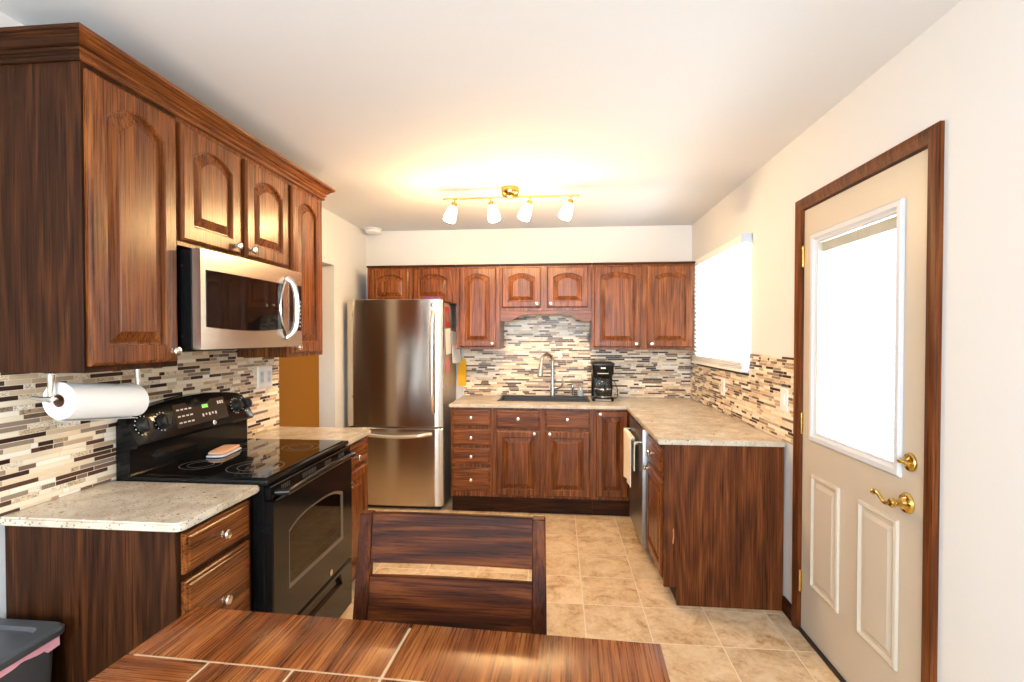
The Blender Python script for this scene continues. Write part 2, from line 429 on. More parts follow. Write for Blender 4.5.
struct(bx(-4.2, XR+0.14, -2.75, -2.62, 0, ZC).build('wall_rear', 'wall'))
struct(bx(-3.12, -3.0, 1.0, 7.2, 0, ZC).build('wall_hall', 'mustard'))
struct(bx(-3.0, XF2-0.138, 7.05, 7.2, 0, ZC).build('wall_hall_end', 'wall'))
struct(bx(-3.0, XL-0.14, 1.0, 1.1, 0, ZC).build('wall_hall_near', 'mustard'))
struct(bx(XR-0.014, XR, -2.6, 1.762, 0, 0.09, bev=0.003).build('baseboard_right', 'dwood_y'))
struct(bx(XR-0.014, XR, 2.762, 2.878, 0, 0.085, bev=0.003).build('baseboard_right.001', 'dwood_y'))
struct(bx(XL, XL+0.014, -2.6, 0.7, 0, 0.09, bev=0.003).build('baseboard_left', 'dwood_y'))

# mosaic backsplashes
b = MB().prism([(1.425, 0.916), (3.037, 0.916), (3.037, 1.362), (2.6205, 1.362), (2.6205, 1.42), (1.8235, 1.42), (1.8235, 1.362), (1.425, 1.362)], 'x', XL+0.001, XLT)
tag(b.build('tile_backsplash', 'mosaic_y'), 'mosaic strip tile backsplash behind the black range', 'backsplash', None)
b = MB().box(-0.895, XRT, YBT, YB-0.001, 0.916, 1.69)
tag(b.build('tile_backsplash', 'mosaic_x'), 'mosaic strip tile backsplash behind the sink and coffee maker', 'backsplash', None)
b = MB().prism([(2.762, 0.916), (YBT-0.001, 0.916), (YBT-0.001, 1.365), (4.632, 1.365), (4.632, 1.225), (3.395, 1.225), (3.395, 1.365), (2.762, 1.365)], 'x', XRT, XR-0.001)
tag(b.build('tile_backsplash', 'mosaic_y'), 'mosaic strip tile backsplash below the window and beside the door', 'backsplash', None)
struct(bx(-0.908, -0.893, YB-0.016, YB, 0.915, 1.362, bev=0.002).build('trim_1', 'trimwhite'))

# ------------------------------------------------------------------ door in the right wall
door = bpy.data.objects.new('door_1', None); COL.objects.link(door); door.location = (XR, 2.26, 0); ORI['door_1'] = Vector((XR, 2.26, 0)); struct(door)
DX = XR + 0.004
b = MB(); y0, y1, zt = 1.822, 2.698, 2.096
b.box(DX, DX+0.044, y0, 1.985, 0.015, zt); b.box(DX, DX+0.044, 2.565, y1, 0.015, zt)
b.box(DX, DX+0.044, 1.985, 2.565, 0.015, 1.005); b.box(DX, DX+0.044, 1.985, 2.565, 1.925, zt)
b.build('door_slab', 'door', door)
FD = FR(DX)
for (u0, u1) in ((2.352, 2.598), (1.962, 2.210)):
    b = MB(); R = lambda i, d: rect_loop(FD, u0+i, u1-i, 0.268+i, 0.817-i, d, 2)
    b.loops([R(0, -0.001), R(0.004, 0.009), R(0.014, 0.012), R(0.022, 0.001), R(0.036, 0.0008), R(0.052, 0.009), R(0.056, 0.009)])
    b.build('door_panel', 'door', door, angle=20)
b = MB()
def ring(F, u0, u1, v0, v1, prof):
    """closed moulding round a rectangle; prof = [(inset, d)]"""
    ls = [[F(u0+i, v0+i, d), F(u1-i, v0+i, d), F(u1-i, v1-i, d), F(u0+i, v1-i, d)] for i, d in prof]
    return ls
b.loops(ring(FD, 1.952, 2.614, 0.974, 1.964, [(0, -0.001), (0.0, 0.008), (0.006, 0.014), (0.024, 0.014), (0.034, 0.004), (0.042, 0.003), (0.042, -0.012), (0.02, -0.012)]), False, False)
b.build('lite_frame', 'trimwhite', door, angle=20)
bx(DX+0.010, DX+0.014, 1.99, 2.56, 1.01, 1.92).build('glass', 'glass', door)
bx(DX+0.036, DX+0.040, 1.99, 2.56, 1.01, 1.92).build('glass', 'glass', door)
b = MB()
z = 1.024
while z < 1.868:
    b.loops([[Vector((DX+0.019, 1.992, z+0.006)), Vector((DX+0.019, 2.558, z+0.006)), Vector((DX+0.031, 2.558, z-0.007)), Vector((DX+0.031, 1.992, z-0.007))],
             [Vector((DX+0.0194, 1.992, z+0.0068)), Vector((DX+0.0194, 2.558, z+0.0068)), Vector((DX+0.0314, 2.558, z-0.0062)), Vector((DX+0.0314, 1.992, z-0.0062))]])
    z += 0.0125
b.build('blind_slats', 'slat', door, smooth=False)
b = MB(); b.box(DX+0.018, DX+0.032, 1.99, 2.56, 1.872, 1.918, bev=0.002); b.box(DX+0.015, DX+0.018, 2.27, 2.278, 1.875, 1.905); b.box(DX+0.015, DX+0.018, 2.19, 2.196, 1.875, 1.915)
b.build('blind_headrail', 'door', door)
for z in (1.872, 1.043, 0.251):
    b = MB(); b.cyl((DX-0.006, 2.700, z-0.05), (DX-0.006, 2.700, z+0.05), 0.0055, n=12); b.box(DX-0.002, DX+0.0, 2.690, 2.700, z-0.05, z+0.05); b.box(DX-0.012, DX-0.004, 2.6985, 2.7005, z-0.05, z+0.05)
    for k in (-0.052, 0.052): b.lathe([(0.003, -0.004), (0.007, 0), (0.003, 0.004)], (DX-0.006, 2.700, z+k), n=10)
    b.build('hinge', 'brass', door)
# deadbolt
b = MB(); b.lathe([(0.033, 0), (0.033, 0.004), (0.029, 0.010), (0.022, 0.012), (0.019, 0.013), (0.010, 0.018), (0.009, 0.022)], (DX, 1.905, 1.040), (-1, 0, 0), 28)
b.lathe([(0.006, -0.020), (0.009, -0.014), (0.006, 0), (0.009, 0.014), (0.006, 0.020)], (DX-0.026, 1.905, 1.040), (-0.25, 1.0, 0.1), 12)
b.build('deadbolt', 'brass', door)
b = MB(); b.lathe([(0.037, 0), (0.037, 0.004), (0.032, 0.011), (0.024, 0.013), (0.020, 0.016), (0.013, 0.024), (0.012, 0.040), (0.016, 0.045), (0.017, 0.055), (0.012, 0.060)], (DX, 1.920, 0.893), (-1, 0, 0), 28)
pts = []
for k in range(15):
    q = k/14; pts.append((DX-0.052 - 0.004*math.sin(q*PI), 1.925 + 0.098*q, 0.893 - 0.010*math.sin(q*2*PI*0.95) + 0.005*q*q))
b.tube(pts, [0.0095 - 0.003*math.sin(k/14*PI) for k in range(15)], 12)
b.lathe([(0.004, -0.010), (0.0105, -0.004), (0.011, 0.004), (0.004, 0.011)], Vector(pts[-1]), (0, 1, 0.2), 14)
b.build('lever_handle', 'brass', door)
bx(XR-0.012, XR+0.06, 1.815, 2.70, 0.0, 0.016, bev=0.004).build('threshold', 'mustdark', door)
# casing: one swept profile round three sides
b = MB(); Y0, Y1, ZT = 1.764, 2.756, 2.156
prof = [(0, 0), (0, 0.014), (0.005, 0.019), (0.016, 0.022), (0.030, 0.021), (0.044, 0.016), (0.054, 0.013), (0.055, -0.012), (0.03, -0.012)]
ls = []
for i, d in prof:
    ls.append([Vector((XR-d, Y1-i, 0)), Vector((XR-d, Y1-i, ZT-i)), Vector((XR-d, Y0+i, ZT-i)), Vector((XR-d, Y0+i, 0))])
vs = [[b.bm.verts.new(p) for p in l] for l in ls]
for i in range(len(vs)):
    a, c = vs[i], vs[(i+1) % len(vs)]
    for j in range(3): b.bm.faces.new((a[j], a[j+1], c[j+1], c[j]))
struct(b.build('trim_2', 'ewood_z', None, (XR, 2.26, 0), angle=25))

# ------------------------------------------------------------------ window in the right wall
win = bpy.data.objects.new('window_1', None); COL.objects.link(win); win.location = (XR, 4.0, 1.235); ORI['window_1'] = Vector((XR, 4.0, 1.235)); struct(win)
b = MB(); WX = XR + 0.085
b.box(WX, WX+0.05, 3.40, 3.445, 1.235, 2.105); b.box(WX, WX+0.05, 4.585, 4.63, 1.235, 2.105); b.box(WX, WX+0.05, 3.445, 4.585, 1.235, 1.28); b.box(WX, WX+0.05, 3.445, 4.585, 2.06, 2.105)
b.box(WX, WX+0.045, 3.445, 4.585, 1.655, 1.695)
b.build('window_frame', 'white', win)
bx(WX+0.018, WX+0.022, 3.44, 4.59, 1.27, 2.07).build('window_glass', 'glass', win)
bx(XR-0.012, WX, 3.40, 4.63, 1.226, 1.240, bev=0.003).build('window_sill', 'mustdark', win)
bl = thing('window_blind', (1.19, 4.0, 1.27), 'white horizontal slatted blind hanging in the bright window above the counter', 'blind')
b = MB(); z = 1.325
while z < 2.07:
    b.loops([[Vector((1.165, 3.405, z+0.016)), Vector((1.165, 4.615, z+0.016)), Vector((1.195, 4.615, z-0.014)), Vector((1.195, 3.405, z-0.014))],
             [Vector((1.1666, 3.405, z+0.0176)), Vector((1.1666, 4.615, z+0.0176)), Vector((1.1966, 4.615, z-0.0124)), Vector((1.1966, 3.405, z-0.0124))]])
    z += 0.0365
b.build('slats', 'slat', bl, smooth=False)
bx(1.150, 1.207, 3.385, 4.62, 2.070, 2.118, bev=0.003).build('headrail', 'white', bl)
bx(1.146, 1.2075, 3.372, 3.385, 2.066, 2.124, bev=0.002).build('end_bracket', 'clip', bl)
b = MB(); b.box(1.155, 1.203, 3.41, 4.612, 1.246, 1.268, bev=0.003)
for k in range(4): b.box(1.157, 1.201, 3.412, 4.610, 1.272 + k*0.011, 1.279 + k*0.011, bev=0.001)
b.build('bottom_rail', 'white', bl)
for y in (3.55, 4.0, 4.45): MB().cyl((1.163, y, 1.26), (1.163, y, 2.08), 0.0015, n=6).build('cord', 'white', bl)
MB().cyl((1.158, 4.42, 1.55), (1.158, 4.42, 2.08), 0.004, n=8).build('tilt_wand', 'white', bl)

# ------------------------------------------------------------------ left wall cabinets
XF = -1.437; F1 = FL(XF)
def carcass(root, x0, x1, y0, y1, z0, z1, mat='wood_z', name='body'):
    return bx(x0, x1, y0, y1, z0, z1, bev=0.0015).build(name, mat, root)
c = thing('wall_cabinet', (XL, 1.63, 1.363), 'tall arched-door wall cabinet nearest the camera, above the paper towels', 'cabinet', 'left wall cabinets')
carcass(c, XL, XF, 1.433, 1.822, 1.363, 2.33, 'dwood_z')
d = panel_door(c, F1, 1.443, 1.806, 1.383, 2.288, 0.055, m=0.066, bev=0.034); knob(d, F1, 1.770, 1.421)
c = thing('wall_cabinet', (XL, 2.22, 1.825), 'short two-door wall cabinet directly above the microwave', 'cabinet', 'left wall cabinets')
carcass(c, XL, XF, 1.8225, 2.6215, 1.822, 2.33)
d = panel_door(c, F1, 1.832, 2.197, 1.842, 2.286, 0.045, m=0.066); knob(d, F1, 2.150, 1.874)
d = panel_door(c, F1, 2.235, 2.608, 1.842, 2.286, 0.045, m=0.066); knob(d, F1, 2.262, 1.874)
c = thing('wall_cabinet', (XL, 2.83, 1.363), 'narrow tall wall cabinet at the right of the microwave, by the doorway', 'cabinet', 'left wall cabinets')
carcass(c, XL, XF, 2.622, 3.034, 1.363, 2.33)
d = panel_door(c, F1, 2.645, 2.985, 1.383, 2.286, 0.045, m=0.066); knob(d, F1, 2.676, 1.416)
b = MB()
prof = [(0.0005, 2.306), (0.010, 2.306), (0.014, 2.310), (0.014, 2.318), (0.009, 2.322), (0.015, 2.328), (0.021, 2.330), (0.021, 2.338), (0.016, 2.342), (0.026, 2.346), (0.042, 2.362), (0.052, 2.366), (0.052, 2.370), (0.058, 2.371), (0.060, 2.382), (0.054, 2.386), (0.0005, 2.386)]
cr = thing('crown_moulding', (XL, 2.2, 2.29), 'stepped dark wood crown moulding along the top of the left wall cabinets', 'moulding')
def run(p, q, name, mat):
    b = MB(); vs = [[b.bm.verts.new(p(d_, z_)), b.bm.verts.new(q(d_, z_))] for d_, z_ in prof]
    for i in range(len(vs)):
        a, e = vs[i], vs[(i+1) % len(vs)]; b.bm.faces.new((a[0], a[1], e[1], e[0]))
    b.build(name, mat, cr, angle=20)
run(lambda d, z: Vector((XF+d, 1.433-d, z)), lambda d, z: Vector((XF+d, 3.034+d, z)), 'front_run', 'wood_y')
run(lambda d, z: Vector((XL+0.001, 1.433-d, z)), lambda d, z: Vector((XF+d, 1.433-d, z)), 'end_return', 'dwood_x')
run(lambda d, z: Vector((XF+d, 3.034+d, z)), lambda d, z: Vector((XL+0.001, 3.034+d, z)), 'end_return', 'wood_x')

# ------------------------------------------------------------------ microwave
mw = thing('microwave', (XL, 2.22, 1.42), 'stainless steel over-the-range microwave with black window and bow handle', 'microwave')
bx(XLT+0.001, -1.385, 1.834, 2.610, 1.425, 1.808, bev=0.004).build('body', 'black', mw)
FM = FL(-1.35)
def bowf(y): return 0.012*(1 - ((y-2.22)/0.39)**2)
def bowed(b, y0, y1, z0, z1, d0, d1, n=14, zc=0.0):
    """slab that follows the bowed front, d measured from x=-1.35"""
    ls = []
    for k in range(n+1):
        y = y0 + (y1-y0)*k/n; o = bowf(y); q = 2*k/n - 1; zz = z0 - zc*(1-q*q)
        ls.append([Vector((-1.35+o+d0, y, zz)), Vector((-1.35+o+d1, y, zz)), Vector((-1.35+o+d1, y, z1)), Vector((-1.35+o+d0, y, z1))])
    b.loops(ls); return b
b = MB(); bowed(b, 1.834, 2.438, 1.425, 1.810, -0.034, 0.0); bowed(b, 2.440, 2.610, 1.425, 1.810, -0.034, 0.0)
b.build('front_panel', 'steel_y', mw)
bowed(MB(), 1.862, 2.405, 1.512, 1.732, 0.0005, 0.002, zc=0.012).build('window', 'bglass', mw)
bowed(MB(), 2.470, 2.600, 1.505, 1.738, 0.0005, 0.003).build('control_panel', 'bglass', mw)
b = MB()
for r in range(7):
    for k in range(3): bowed(b, 2.548 + k*0.017, 2.556 + k*0.017, 1.525 + r*0.021, 1.532 + r*0.021, 0.003, 0.0034, 1)
b.build('keypad', 'mark', mw)
b = MB(); pts = []
for k in range(17):
    q = k/16*2-1; pts.append((-1.338 + 0.040*(1-q**4)**0.6 if abs(q) < 1 else -1.338, 2.436 + 0.022*(1-q*q), 1.616 + 0.148*q))
b.tube(pts, 0.0115, 10, 0.8, 1.2)
b.build('handle', 'chrome', mw)
b = MB(); pts = [(-1.337, 2.436 - 0.060*(1-(k/16*2-1)**2), 1.616 + 0.145*(k/16*2-1)) for k in range(17)]
b.tube(pts, 0.0045, 8); b.build('window_trim', 'chrome', mw)
b = MB(); b.box(-1.70, -1.42, 1.90, 2.54, 1.418, 1.426); 
for y in (2.0, 2.25): b.box(-1.60, -1.45, y, y+0.19, 1.414, 1.419)
b.build('vent_grille', 'bplastic', mw)
for z in (1.475, 1.745): MB().lathe([(0.005, 0), (0.005, 0.002)], (-1.425, 1.834, z), (0, -1, 0), 10).build('screw', 'chrome', mw)

# ------------------------------------------------------------------ paper towel
ht = thing('paper_towel_holder', (-1.55, 1.6, 1.363), 'brushed nickel paper towel holder mounted under the near left cabinet', 'towel holder')
RX, RZ = -1.560, 1.281
def rz(y): return 1.279 - 0.115*(y-1.465)
for y, sg in ((1.445, 1), (1.775, -1)):
    b = MB(); b.box(RX-0.016, RX+0.016, y-0.010, y+0.010, 1.357, 1.363, bev=0.002)
    b.tube([(RX, y, 1.358), (RX, y, 1.335), (RX, y-0.002*sg, rz(y)+0.02), (RX, y, rz(y))], [0.012, 0.010, 0.008, 0.009], 12)
    b.build('arm', 'nickel', ht)
b = MB(); b.cyl((RX, 1.437, rz(1.437)), (RX, 1.785, rz(1.785)), 0.006, n=12); b.lathe([(0.009, -0.004), (0.012, 0), (0.012, 0.006), (0.006, 0.009)], (RX, 1.443, rz(1.443)), (0, -1, 0), 14)
b.tube([(RX-0.055, 1.437, rz(1.44)+0.003), (RX-0.02, 1.435, rz(1.44)), (RX+0.012, 1.437, rz(1.44))], [0.006, 0.008, 0.008], 10)
b.build('rod', 'nickel', ht)
roll = thing('paper_towel_roll', (RX, 1.6, RZ), 'white paper towel roll on the holder under the left cabinet', 'paper towel')
n = 40; R0, R1 = 0.0590, 0.021
def rl(r, y): return [Vector((RX + r*math.cos(2*PI*k/n), y, rz(y) - 0.006 + r*math.sin(2*PI*k/n))) for k in range(n)]
MB().loops([rl(r_, y_) for r_, y_ in ((R1, 1.468), (R0-0.004, 1.466), (R0, 1.470), (R0, 1.758), (R0-0.004, 1.762), (R1, 1.760))], closed=True).build('paper', 'paper', roll)
MB().loops([rl(r_, y_) for r_, y_ in ((0.0185, 1.468), (0.0208, 1.468), (0.0208, 1.760), (0.0185, 1.760))], closed=True).build('core', 'card', roll)
b = MB(); ls = []
for k in range(9):
    a = -PI*0.5 + 0.5*k/8 - 0.35
    ls.append([Vector((RX + (R0+e+0.001*k)*math.cos(a), y, rz(y) - 0.006 + (R0+e+0.0008*k)*math.sin(a))) for e, y in ((0.0002, 1.470), (0.0010, 1.470), (0.0010, 1.758), (0.0002, 1.758))])
b.loops(ls); b.build('loose_sheet', 'paper', roll)

# ------------------------------------------------------------------ base cabinets, left
XB = -1.154; F2 = FL(XB)
c = thing('base_cabinet', (-1.4, 1.64, 0), 'dark oak drawer base cabinet at the near left, with plain end panel', 'cabinet')
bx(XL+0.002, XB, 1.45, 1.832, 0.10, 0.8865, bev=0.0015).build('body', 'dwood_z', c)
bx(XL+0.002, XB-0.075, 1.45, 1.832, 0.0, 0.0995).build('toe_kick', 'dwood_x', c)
for v0, v1 in ((0.742, 0.868), (0.445, 0.718), (0.140, 0.421)):
    d = drawer_front(c, F2, 1.468, 1.800, v0, v1, mat='wood_y'); knob(d, F2, 1.634, min((v0+v1)/2, v1-0.095) if v1 < 0.8 else (v0+v1)/2)
c = thing('base_cabinet', (-1.4, 2.82, 0), 'small base cabinet with one drawer and door between range and doorway', 'cabinet')
bx(XL+0.002, XB, 2.606, 3.034, 0.10, 0.8865, bev=0.0015).build('body', 'wood_z', c)
bx(XL+0.002, XB-0.075, 2.606, 3.034, 0.0, 0.0995).build('toe_kick', 'dwood_x', c)
d = drawer_front(c, F2, 2.62, 2.985, 0.742, 0.868, mat='wood_y'); knob(d, F2, 2.80, 0.79)
d = panel_door(c, F2, 2.62, 2.985, 0.140, 0.722); knob(d, F2, 2.68, 0.672)
def slab(poly, z0, z1, name, label, bev=0.006):
    b = bmesh.new(); vs = [b.verts.new((x, y, z0)) for x, y in poly]; f = b.faces.new(vs)
    r = bmesh.ops.extrude_face_region(b, geom=[f]); bmesh.ops.translate(b, verts=[q for q in r['geom'] if isinstance(q, bmesh.types.BMVert)], vec=(0, 0, z1-z0))
    bmesh.ops.recalc_face_normals(b, faces=b.faces[:])
    ed = [e for e in b.edges if e.calc_face_angle(0) > 0.3]
    bmesh.ops.bevel(b, geom=ed, offset=bev, segments=2, affect='EDGES')
    m = MB(); m.add(b)
    cx = sum(p[0] for p in poly)/len(poly); cy = sum(p[1] for p in poly)/len(poly)
    return tag(m.build(name, 'stone', None, (cx, cy, z0)), label, 'worktop')
def rc(x, y, sx, sy, r=0.03, n=5):
    """rounded convex corner points around (x,y); sx,sy = direction to the interior"""
    out = []
    for k in range(n):
        a = k/(n-1)*PI/2; out.append((x + sx*r*(1-math.sin(a)), y + sy*r*(1-math.cos(a))))
    return out
slab([(XL+0.0085, 1.425)] + rc(-1.119, 1.425, -1, 1)[::-1] [::-1] + [(-1.119, 1.834), (XL+0.0085, 1.834)] if False else
     [(XL+0.0085, 1.425), (-1.149, 1.425), (-1.134, 1.429), (-1.123, 1.440), (-1.119, 1.455), (-1.119, 1.836), (XL+0.0085, 1.836)], 0.8875, 0.915, 'worktop', 'short speckled stone worktop at the near left, left of the range')
slab([(XL+0.0085, 2.604), (-1.119, 2.604), (-1.119, 3.0), (-1.165, 3.046), (XL+0.0085, 3.046)], 0.8875, 0.915, 'worktop', 'small stone worktop between range and fridge with a clipped corner')

# ------------------------------------------------------------------ range
rg = thing('range', (-1.4, 2.22, 0), 'black freestanding electric range with glass cooktop and oven window', 'range')
RY0, RY1 = 1.8395, 2.6005
bx(-1.705, -1.106, RY0, RY1, 0.06, 0.908, bev=0.003).build('body', 'black', rg)
for x in (-1.66, -1.16):
    for y in (1.88, 2.56): MB().cyl((x, y, 0), (x, y, 0.06), 0.02, n=12).build('foot', 'bplastic', rg)
bx(-1.665, -1.092, RY0-0.001, RY1+0.001, 0.9085, 0.930, bev=0.006, seg=2).build('cooktop_frame', 'black', rg)
bx(-1.630, -1.112, 1.862, 2.578, 0.9305, 0.9345, bev=0.001).build('cooktop_glass', 'bglass', rg)
for x, y, r in ((-1.25, 2.02, 0.108), (-1.25, 2.40, 0.085), (-1.50, 2.03, 0.078), (-1.50, 2.40, 0.100)):
    b = MB(); n = 48
    for rr in (r, r*0.62):
        b.loops([[Vector((x + q*math.cos(2*PI*k/n), y + q*math.sin(2*PI*k/n), z)) for k in range(n)] for q, z in ((rr, 0.9344), (rr+0.0025, 0.9344), (rr+0.0025, 0.9348), (rr, 0.9348))], closed=True)
    b.build('burner_ring', 'burner', rg)
# backguard with arched, tilted control face
b = MB(); ls = []; N = 24
for k in range(N+1):
    q = k/N; y = 1.822 + (2.622-1.822)*q if False else RY0 + (RY1-RY0)*q
    e = min(q, 1-q); rz = 1.168 + 0.040*(1-(2*q-1)**2) - (0.030*(1-e/0.05)**2 if e < 0.05 else 0)
    ls.append([Vector(p) for p in ((-1.712, y, 0.909), (-1.655, y, 0.909), (-1.655, y, 1.035), (-1.625, y, 1.040), (-1.618, y, 1.052), (-1.658, y, rz-0.010), (-1.668, y, rz), (-1.712, y, rz))])
b.loops(ls); b.build('backguard', 'black', rg, angle=40)
def cp(y, z):     # point on the tilted control face, with its outward normal
    t = (z-1.052)/(1.190-1.052); return Vector((-1.618 - 0.040*t, y, z))
NRM = Vector((0.138, 0, 0.040)).normalized()
for y in (1.885, 1.985, 2.478, 2.556):
    p = cp(y, 1.122)
    b = MB(); b.lathe([(0.031, 0), (0.031, 0.006), (0.027, 0.009), (0.025, 0.024), (0.021, 0.028)], p, NRM, 22)
    kb = b.build('control_knob', 'bplastic', rg)
    b = MB(); b.add(bx(-0.004, 0.004, -0.020, 0.020, 0.028, 0.034, bev=0.001).bm.copy(), Matrix.Translation(p) @ NRM.to_track_quat('Z', 'Y').to_matrix().to_4x4()); b.build('knob_grip', 'bplastic', kb)
    b = MB(); q4 = NRM.to_track_quat('Z', 'Y')
    for k in range(11):
        a = -0.7 + k*(2*PI-1.7)/10; c0 = p + q4 @ Vector((0.038*math.cos(a+0.9), 0.038*math.sin(a+0.9), 0.0006)); b.lathe([(0.0028, -0.0004), (0.0028, 0.0008)], c0, NRM, 6)
    b.build('dial_mark', 'mark', kb)
def patch(b, y0, y1, z0, z1, t=0.0008):
    ls = [[cp(y0, z0), cp(y1, z0), cp(y1, z1), cp(y0, z1)]]; ls.append([q + NRM*t for q in ls[0]])
    ls[0] = [q - NRM*0.0005 for q in ls[0]]; b.loops(ls)
b = MB(); patch(b, 2.06, 2.40, 1.078, 1.178, 0.0015); b.build('display_panel', plain('bronze_panel', srgb(60, 52, 44), 0.12), rg)
b = MB(); patch(b, 2.235, 2.275, 1.142, 1.158, 0.0022); b.build('clock_display', 'led', rg)
for z in (1.095, 1.122, 1.15):
    b = MB()
    for y in (2.075, 2.10, 2.125, 2.15): patch(b, y, y+0.016, z, z+0.006, 0.0022)
    b.build('button_mark', 'mark', rg)
b = MB()
for k in range(5): patch(b, 2.225 + k*0.022, 2.235 + k*0.022, 1.105 + 0.004*(k % 2), 1.118, 0.0022)
b.build('button_mark', 'mark', rg); b = MB()
for k in range(3): patch(b, 2.345 + k*0.016, 2.355 + k*0.016, 1.148, 1.162, 0.0022)
b.build('button_mark', 'mark', rg)
b = MB(); b.lathe([(0.011, 0), (0.011, 0.002), (0.008, 0.003)], cp(2.29, 1.066), NRM, 18); b.build('badge', 'chrome', rg)
# oven door
FO = FL(-1.105)
b = MB(); N = 15
Wn = (1.962, 2.478, 0.462, 0.735)
def OA(i, d):
    l = rect_loop(FO, Wn[0]+i, Wn[1]-i, Wn[2]+i, Wn[3]-i, d, N)
    for k in range(N): l[2+k].z -= 0.040*abs(2*k/(N-1)-1)**3.0
    return l
b.loops([OA(-0.002, 0.0), rect_loop(FO, RY0+0.004, RY1-0.004, 0.322, 0.848, 0.0, N), rect_loop(FO, RY0+0.004, RY1-0.004, 0.322, 0.848, 0.026, N),
         rect_loop(FO, RY0+0.009, RY1-0.009, 0.327, 0.843, 0.031, N), OA(-0.002, 0.031)], closed=True)
od = b.build('oven_door', 'black', rg, angle=30)
b = MB(); b.loops([OA(-0.002, 0.008), OA(-0.002, 0.0315), OA(0.002, 0.0320), OA(0.010, 0.026), OA(0.010, 0.008)], closed=True); b.build('window_border', plain('grey_border', srgb(120, 110, 98), 0.3, 0.6), od)
b = MB(); b.loops([OA(0.004, 0.022), OA(0.004, 0.025)]); b.build('oven_glass', 'ovenglass', od)
b = MB(); b.loops([OA(0.0, 0.0005), OA(0.0, 0.004)])
b.build('oven_interior', plain('enamel_interior', srgb(96, 86, 74), 0.4), od)
for z in (0.55, 0.64): MB().cyl((-1.092, 1.975, z), (-1.092, 2.466, z), 0.003, n=8).build('oven_rack', 'chrome', od)
b = MB(); pts = [(-1.085, 1.885, 0.872)]
for k in range(13):
    q = k/12; pts.append((-1.042 + 0.012*math.sin(q*PI), 1.895 + 0.645*q, 0.872 + 0.012*math.sin(q*PI)))
pts.append((-1.085, 2.555, 0.872))
b.tube(pts, 0.0135, 12); b.build('oven_handle', 'black', od)
bx(-1.106, -1.082, RY0+0.004, RY1-0.004, 0.853, 0.905, bev=0.004).build('vent_panel', 'black', rg)
for y0 in (1.92, 2.09, 2.30, 2.45):
    b = MB()
    for k in range(9 if y0 in (2.09,) else 5): b.box(-1.0825, -1.0815, y0 + k*0.014, y0 + k*0.014 + 0.007, 0.872, 0.892)
    b.build('vent_slot', M['ventgrey'], rg)
b = MB(); Fd = FL(-1.105); y0, y1 = RY0+0.006, RY1-0.006
b.loops([[Fd(y0, 0.075, 0), Fd(y1, 0.075, 0), Fd(y1, 0.312, 0), Fd(y0, 0.312, 0)], [Fd(y0, 0.075, 0.024), Fd(y1, 0.075, 0.024), Fd(y1, 0.312, 0.024), Fd(y0, 0.312, 0.024)],
         [Fd(y0+0.006, 0.081, 0.03), Fd(y1-0.006, 0.081, 0.03), Fd(y1-0.006, 0.306, 0.03), Fd(y0+0.006, 0.306, 0.03)],
         [Fd(y0+0.12, 0.235, 0.03), Fd(y1-0.12, 0.235, 0.03), Fd(y1-0.14, 0.295, 0.03), Fd(y0+0.14, 0.295, 0.03)],
         [Fd(y0+0.13, 0.245, 0.012), Fd(y1-0.13, 0.245, 0.012), Fd(y1-0.15, 0.288, 0.008), Fd(y0+0.15, 0.288, 0.008)]])
b.build('storage_drawer', 'black', rg, angle=25)
b = MB(); b.lathe([(0.014, 0), (0.014, 0.003), (0.010, 0.004)], (-1.074, 2.34, 0.352), (1, 0, 0), 18); b.build('badge', 'chrome', od)
# folded cloth on the cooktop
cl = thing('folded_dishcloth', (-1.50, 2.30, 0.935), 'folded peach and pale dishcloth lying at the back of the cooktop', 'cloth')
def pillow(b, cx, cy, z0, lx, ly, h, ang, n=28):
    ls = []
    for s, zz in ((0.90, 0), (1.0, 0.25), (1.0, 0.7), (0.9, 0.95), (0.6, 1.0)):
        l = []
        for k in range(n):
            a = 2*PI*k/n; ca, sa = math.cos(a), math.sin(a)
            u = math.copysign(abs(ca)**0.45, ca)*lx/2*s; v = math.copysign(abs(sa)**0.45, sa)*ly/2*s
            l.append(Vector((cx + u*math.cos(ang) - v*math.sin(ang), cy + u*math.sin(ang) + v*math.cos(ang), z0 + h*zz + 0.001*math.sin(3*a))))
        ls.append(l)
    b.loops(ls); return b
pillow(MB(), -1.535, 2.235, 0.9355, 0.085, 0.20, 0.010, 0.12).build('under_layer', 'trimwhite', cl)
pillow(MB(), -1.538, 2.24, 0.9458, 0.080, 0.185, 0.013, 0.16).build('top_layer', 'peach', cl)

# wall plates
def plate(F, u0, u1, v0, v1, label, kind, name):
    o = thing(name, F((u0+u1)/2, (v0+v1)/2, 0), label, 'outlet' if kind == 'o' else 'switch')
    b = MB(); R = lambda i, d: rect_loop(F, u0+i, u1-i, v0+i, v1-i, d, 2); b.loops([R(0, 0.0), R(0, 0.003), R(0.004, 0.006), R(0.006, 0.006)]); b.build('plate', 'white', o)
    return o
o = plate(FL(XLT), 2.805, 2.955, 1.175, 1.300, 'white double outlet plate on mosaic tile right of the range', 'o', 'wall_outlet')
for u in (2.843, 2.917):
    b = MB(); b.box(XLT+0.006, XLT+0.0075, u-0.017, u+0.017, 1.203, 1.272, bev=0.002); s = b.build('socket', 'trimwhite', o)
    for z in (1.220, 1.255):
        for k in (-0.006, 0.006): bx(XLT+0.0076, XLT+0.0080, u+k-0.001, u+k+0.001, z-0.005, z+0.005).build('slot', 'dark', s)
o = plate(FR(XRT), 3.866, 3.946, 1.045, 1.168, 'cream outlet plate on the mosaic tile under the window', 'o', 'wall_outlet')
bx(XRT-0.0075, XRT-0.006, 3.888, 3.924, 1.072, 1.141, bev=0.002).build('socket', 'trimwhite', o)
